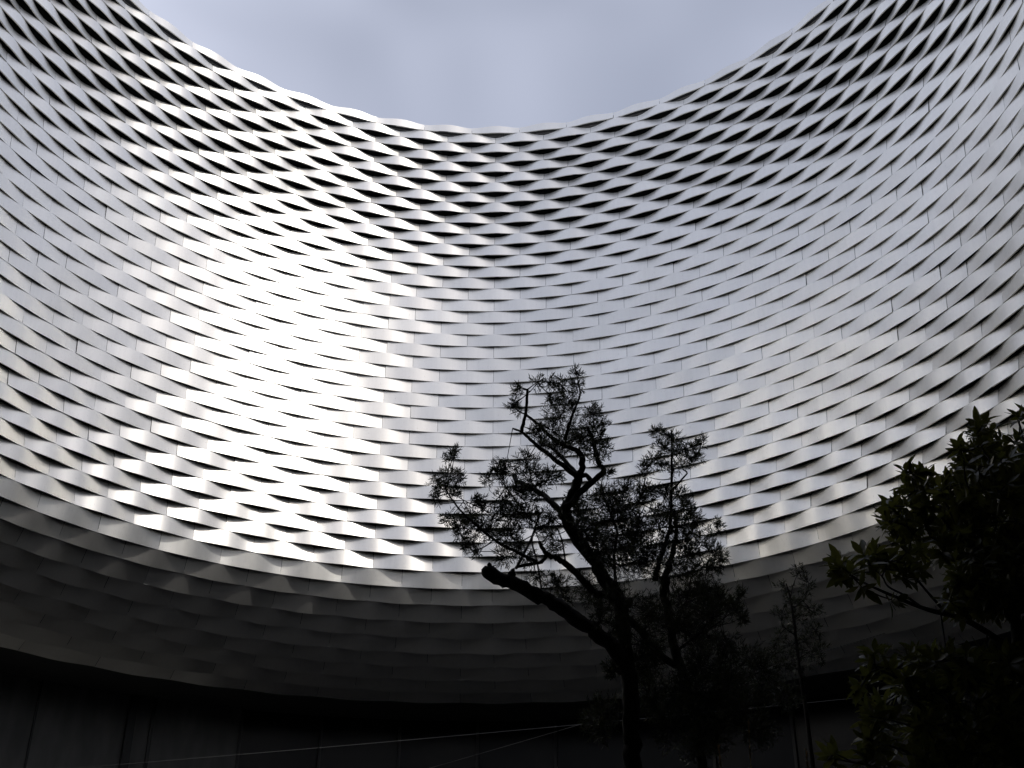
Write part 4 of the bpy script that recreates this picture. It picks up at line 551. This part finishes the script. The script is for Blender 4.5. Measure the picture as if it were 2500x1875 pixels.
def nearest(pts, p):
    return min(pts, key=lambda q: (q - p).length_squared)

def needle_tree(root, limbs, tufts, rng, main=6, per=1.0, twig_r=0.0028):
    nodes = []
    for i, L in enumerate(limbs):
        o, r = spline([q[:3] for q in L], [q[3] for q in L])
        nodes += o
        mb = MB()
        o = [p + Vector((rng.gauss(0, 1), rng.gauss(0, 1), rng.gauss(0, 1))) * r[n] * 0.12 for n, p in enumerate(o)]
        mb.tube(o, r, 9 if r[0] > 0.015 else 6, True, 0.13 if r[0] > 0.015 else 0.06, rng)
        link('trunk' if i in main else 'branch', mb.mesh('limb', M_BARK, True), root)
    tw, lf = MB(), MB()
    # grow outwards: each spray hangs on the nearest limb or the nearest spray already there
    todo = sorted(tufts, key=lambda q: min((Vector(q[:3]) - n).length_squared for n in nodes))
    for (x, y, z, rad) in todo:
        c = Vector((x, y, z))
        a = nearest(nodes, c)
        pathdir = (c - a)
        if pathdir.length > 0.02:
            mid = a + pathdir * 0.5 + Vector((rng.uniform(-1, 1), rng.uniform(-1, 1), rng.uniform(-.6, .6))) * pathdir.length * 0.16
            p1, r1 = spline([a, mid, c], [twig_r * 1.6, twig_r * 1.25, twig_r], 3)
            tw.tube(p1, r1, 4, False)
            nodes += [mid, c]
        else:
            nodes.append(c)
        grow = (pathdir.normalized() if pathdir.length > 0.02 else Vector((0, 0, 1))) + Vector((0, 0, 0.4))
        grow.normalize()
        ns = max(6, int(per * rad / 0.0034))
        for k in range(ns):
            while True:
                v = Vector((rng.uniform(-1, 1), rng.uniform(-1, 1), rng.uniform(-1, 1)))
                if v.length < 1: break
            st = c + v * rad * 0.95
            dd = (v * 0.6 + grow * 0.5 + Vector((rng.uniform(-1, 1), rng.uniform(-1, 1), rng.uniform(-1, 1))) * 0.6).normalized()
            ln = rng.uniform(0.35, 0.75) * max(rad, 0.05)
            tip = st + dd * ln
            mid = (st + tip) / 2 + Vector((rng.uniform(-1, 1), rng.uniform(-1, 1), rng.uniform(-1, 1))) * ln * 0.15
            root_p = c + v * rad * 0.3
            tw.tube([root_p, st, mid, tip], [twig_r * .8, twig_r * .7, twig_r * .55, twig_r * .35], 3, False)
            dirn = (tip - mid).normalized()
            nl = rng.randint(6, 9)
            for q in range(nl):
                t = (q + rng.random()) / nl
                p = st.lerp(mid, t * 2) if t < .5 else mid.lerp(tip, t * 2 - 1)
                side = Vector((rng.uniform(-1, 1), rng.uniform(-1, 1), rng.uniform(-1, 1)))
                d = dirn * rng.uniform(0.4, 1.0) + side * 0.8 + Vector((0, 0, 0.15))
                narrow_leaf(lf, p, d, rng.uniform(0.028, 0.052), rng.uniform(0.0024, 0.0038), rng)
    tag(link('twigs', tw.mesh('twigs', M_BARK, True), root), kind='stuff')
    tag(link('foliage', lf.mesh('foliage', M_NEEDLE), root), kind='stuff')

rng = random.Random(5)
tb = DATA['tree_base']
tree = tag(empty('narrow_leaved_tree', (tb[0], tb[1], 0)), 'dark branching tree with narrow leaves and a sawn-off leaning trunk before the silver wall', 'tree')
limbs = DATA['limbs']
# carry the two stems on down to the ground
g0 = limbs[0][0]
limbs[0] = [[g0[0] + 0.02, g0[1] + 0.03, -0.1, 0.11], [g0[0] + 0.05, g0[1], 0.8, 0.085], [g0[0] - 0.02, g0[1], 2.1, 0.07]] + limbs[0]
needle_tree(tree, limbs, DATA['tufts'], rng, main=DATA['main'], per=1.65)
# pale sawn face on the stub
e1, e0 = Vector(limbs[0][-1][:3]), Vector(limbs[0][-2][:3])
dn = (e1 - e0).normalized()
cb = MB()
cb.tube([e1 - dn * 0.004, e1 + dn * 0.006], [limbs[0][-1][3] * 0.93, limbs[0][-1][3] * 0.88], 12, True, 0.05, rng)
link('sawn_face', cb.mesh('sawn_face', M_CUT), tree)

sb = DATA['sap_base']
sap = tag(empty('sapling', (sb[0], sb[1], 0)), 'slender dark sapling with narrow leaves between the big tree and the broad-leaved shrub', 'sapling')
sl = DATA['sap_limbs']
s0 = sl[0][0]
sl[0] = [[s0[0] - 0.05, s0[1], -0.05, 0.03], [s0[0], s0[1], 1.4, 0.022]] + sl[0]
needle_tree(sap, sl, DATA['sap_tufts'], rng, main=[0])

# ---- broad-leaved evergreen on the right
def broad_leaf_mesh(name, ln, wd, curl):
    mb = MB()
    prof = [(0.0, 0.05), (0.16, 0.45), (0.42, 1.0), (0.7, 0.82), (0.9, 0.35), (1.0, 0.0)]
    vs, fs = [], []
    for t, q in prof:
        zc_ = -curl * (t - 0.2) ** 2 * ln
        h = q * wd
        vs += [(-h, t * ln, zc_ + 0.28 * h), (0, t * ln, zc_), (h, t * ln, zc_ + 0.28 * h)]
    for i in range(len(prof) - 1):
        a = i * 3
        fs += [(a, a + 1, a + 4, a + 3), (a + 1, a + 2, a + 5, a + 4)]
    mb.add(vs, fs)
    return mb.mesh(name, M_LAUREL, True)
leaf_vars = [broad_leaf_mesh('leaf', 0.078, 0.0135, 0.25), broad_leaf_mesh('leaf', 0.068, 0.0125, 0.5), broad_leaf_mesh('leaf', 0.088, 0.0145, 0.1), broad_leaf_mesh('leaf', 0.06, 0.013, -0.2)]
lb = DATA['lau_base']
lau = tag(empty('evergreen_shrub', (lb[0], lb[1], 0)), 'tall dark evergreen shrub with glossy pointed broad leaves at the right edge', 'shrub')
LL = DATA['lau_limbs']
l0 = LL[0][0]
LL[0] = [[l0[0] + 0.1, l0[1], -0.1, 0.06], [l0[0] + 0.05, l0[1], 1.2, 0.045]] + LL[0]
nodes = []
for i, L in enumerate(LL):
    o, r = spline([q[:3] for q in L], [q[3] for q in L])
    nodes += o
    mb = MB()
    mb.tube(o, r, 7, True, 0.08, rng)
    link('trunk' if i == 0 else 'branch', mb.mesh('limb', M_BARK, True), lau)
tw = MB()
leaves = []
cam_l = cam.location - Vector((lb[0], lb[1], 0))
for (x, y, z, szz) in sorted(DATA['ros'], key=lambda q: min((Vector(q[:3]) - n_).length_squared for n_ in nodes)):
    c = Vector((x, y, z))
    a = nearest(nodes, c)
    ax = (c - a)
    if ax.length > 0.03:
        ax2 = ax.normalized()
        mid = a + ax * 0.5 + Vector((rng.uniform(-1, 1), rng.uniform(-1, 1), rng.uniform(-1, .3))) * ax.length * 0.15
        tw.tube([a, mid, c], [0.0045, 0.0035, 0.0022], 5, False)
        nodes += [mid, c]
    else:
        ax2 = Vector((0, 0, 1))
    ax2 = (ax2 + Vector((rng.uniform(-.5, .5), rng.uniform(-.5, .5), rng.uniform(0.2, 1.0)))).normalized()
    e = ax2.orthogonal().normalized()
    f_ = ax2.cross(e)
    n = rng.randint(7, 11)
    a0 = rng.uniform(0, 6)
    for q in range(n):
        an = a0 + q * 2.4
        rise = 0.05 + 0.85 * q / n
        d = ((e * math.cos(an) + f_ * math.sin(an)) * (1.05 - 0.6 * rise) + ax2 * (rise * 1.1 - 0.05) + Vector((rng.uniform(-.2, .2), rng.uniform(-.2, .2), rng.uniform(-.25, .1)))).normalized()
        p = c + ax2 * (0.03 * (q / n) - 0.025)
        up = (ax2 + Vector((rng.uniform(-.4, .4), rng.uniform(-.4, .4), rng.uniform(-.2, .5)))).normalized()
        sx = d.cross(up)
        if sx.length < 1e-3: sx = d.orthogonal()
        sx.normalize()
        un = sx.cross(d)
        k = rng.uniform(0.85, 1.3)
        Mx = Matrix(((sx.x, d.x, un.x), (sx.y, d.y, un.y), (sx.z, d.z, un.z)))
        leaves.append((p, Mx, k, rng.randrange(4)))
tag(link('twigs', tw.mesh('twigs', M_BARK, True), lau), kind='stuff')
def score(l):
    p, Mx, k, vi = l
    wp = p + Vector((lb[0], lb[1], 0))
    q = to_px(wp)
    if not q or not (-5 < q[0] < 1029 and -5 < q[1] < 773): return 0
    v = (p - cam_l)
    dist = v.length
    return k * k * (0.2 + abs((Mx @ Vector((0, 0, 1))).dot(v / dist))) / dist ** 2 * (1.6 if q[0] < 960 else 1.0)
leaves.sort(key=score, reverse=True)
for p, Mx, k, vi in leaves[:300]:
    o = link('leaf', leaf_vars[vi], lau)
    o.matrix_local = Matrix.Translation(p) @ (Mx.to_4x4() @ Matrix.Scale(k, 4))
fm = MB()
for p, Mx, k, vi in leaves[300:]:
    fm.add([p + Mx @ (Vector(v.co) * k) for v in leaf_vars[vi].vertices], [tuple(f.vertices) for f in leaf_vars[vi].polygons])
tag(link('foliage', fm.mesh('foliage', M_LAUREL, True), lau), kind='stuff')

# ------------------------------------------------------------------ cables and dry grass
labs = ('thin steel cable spanning low and nearly level across the dark passage',
        'thin steel cable rising steeply to the right behind the broad-leaved shrub')
for i, (a, b) in enumerate(DATA['cab']):
    a, b = Vector(a), Vector(b)
    pts = []
    for q in range(25):
        t = q / 24
        p = a.lerp(b, t)
        p.z -= 0.10 * 4 * t * (1 - t)
        pts.append(p - a)
    mb = MB()
    mb.tube(pts, [0.006] * 25, 6)
    cobj = link('steel_cable', mb.mesh('steel_cable', M_CABLE, True), None, a)
    tag(cobj, labs[i], 'cable', 'steel cables over the court')

rl = ('short dry grass seed head at the bottom left of the three beneath the tree',
      'tallest dry grass seed head, standing under the tree\'s right stem',
      'dry grass seed head just left of the broad-leaved shrub')
for i, (x, y, z, lo) in enumerate(DATA['reed']):
    root = tag(empty('grass_stalk', (lo[0], lo[1], 0)), rl[i], 'grass', 'dry grass stalks')
    dx, dy = x - lo[0], y - lo[1]
    st = MB()
    st.tube([(0, 0, 0), (0.01, 0, z * 0.5), (dx * 0.6, dy, z * 0.9), (dx, dy, z)], [0.004, 0.003, 0.002, 0.001], 5)
    link('stalk', st.mesh('stalk', M_REED, True), root)
    hd = MB()
    hl = 0.16 if i != 1 else 0.28
    for q in range(90):
        t = rng.random()
        p = Vector((dx * (0.75 + 0.25 * t), dy, z - hl * (1 - t)))
        d = Vector((rng.uniform(-1, 1), rng.uniform(-1, 1), rng.uniform(0.8, 2.2)))
        narrow_leaf(hd, p, d, rng.uniform(0.012, 0.024), 0.0022, rng)
    link('seed_head', hd.mesh('seed_head', M_REED), root)
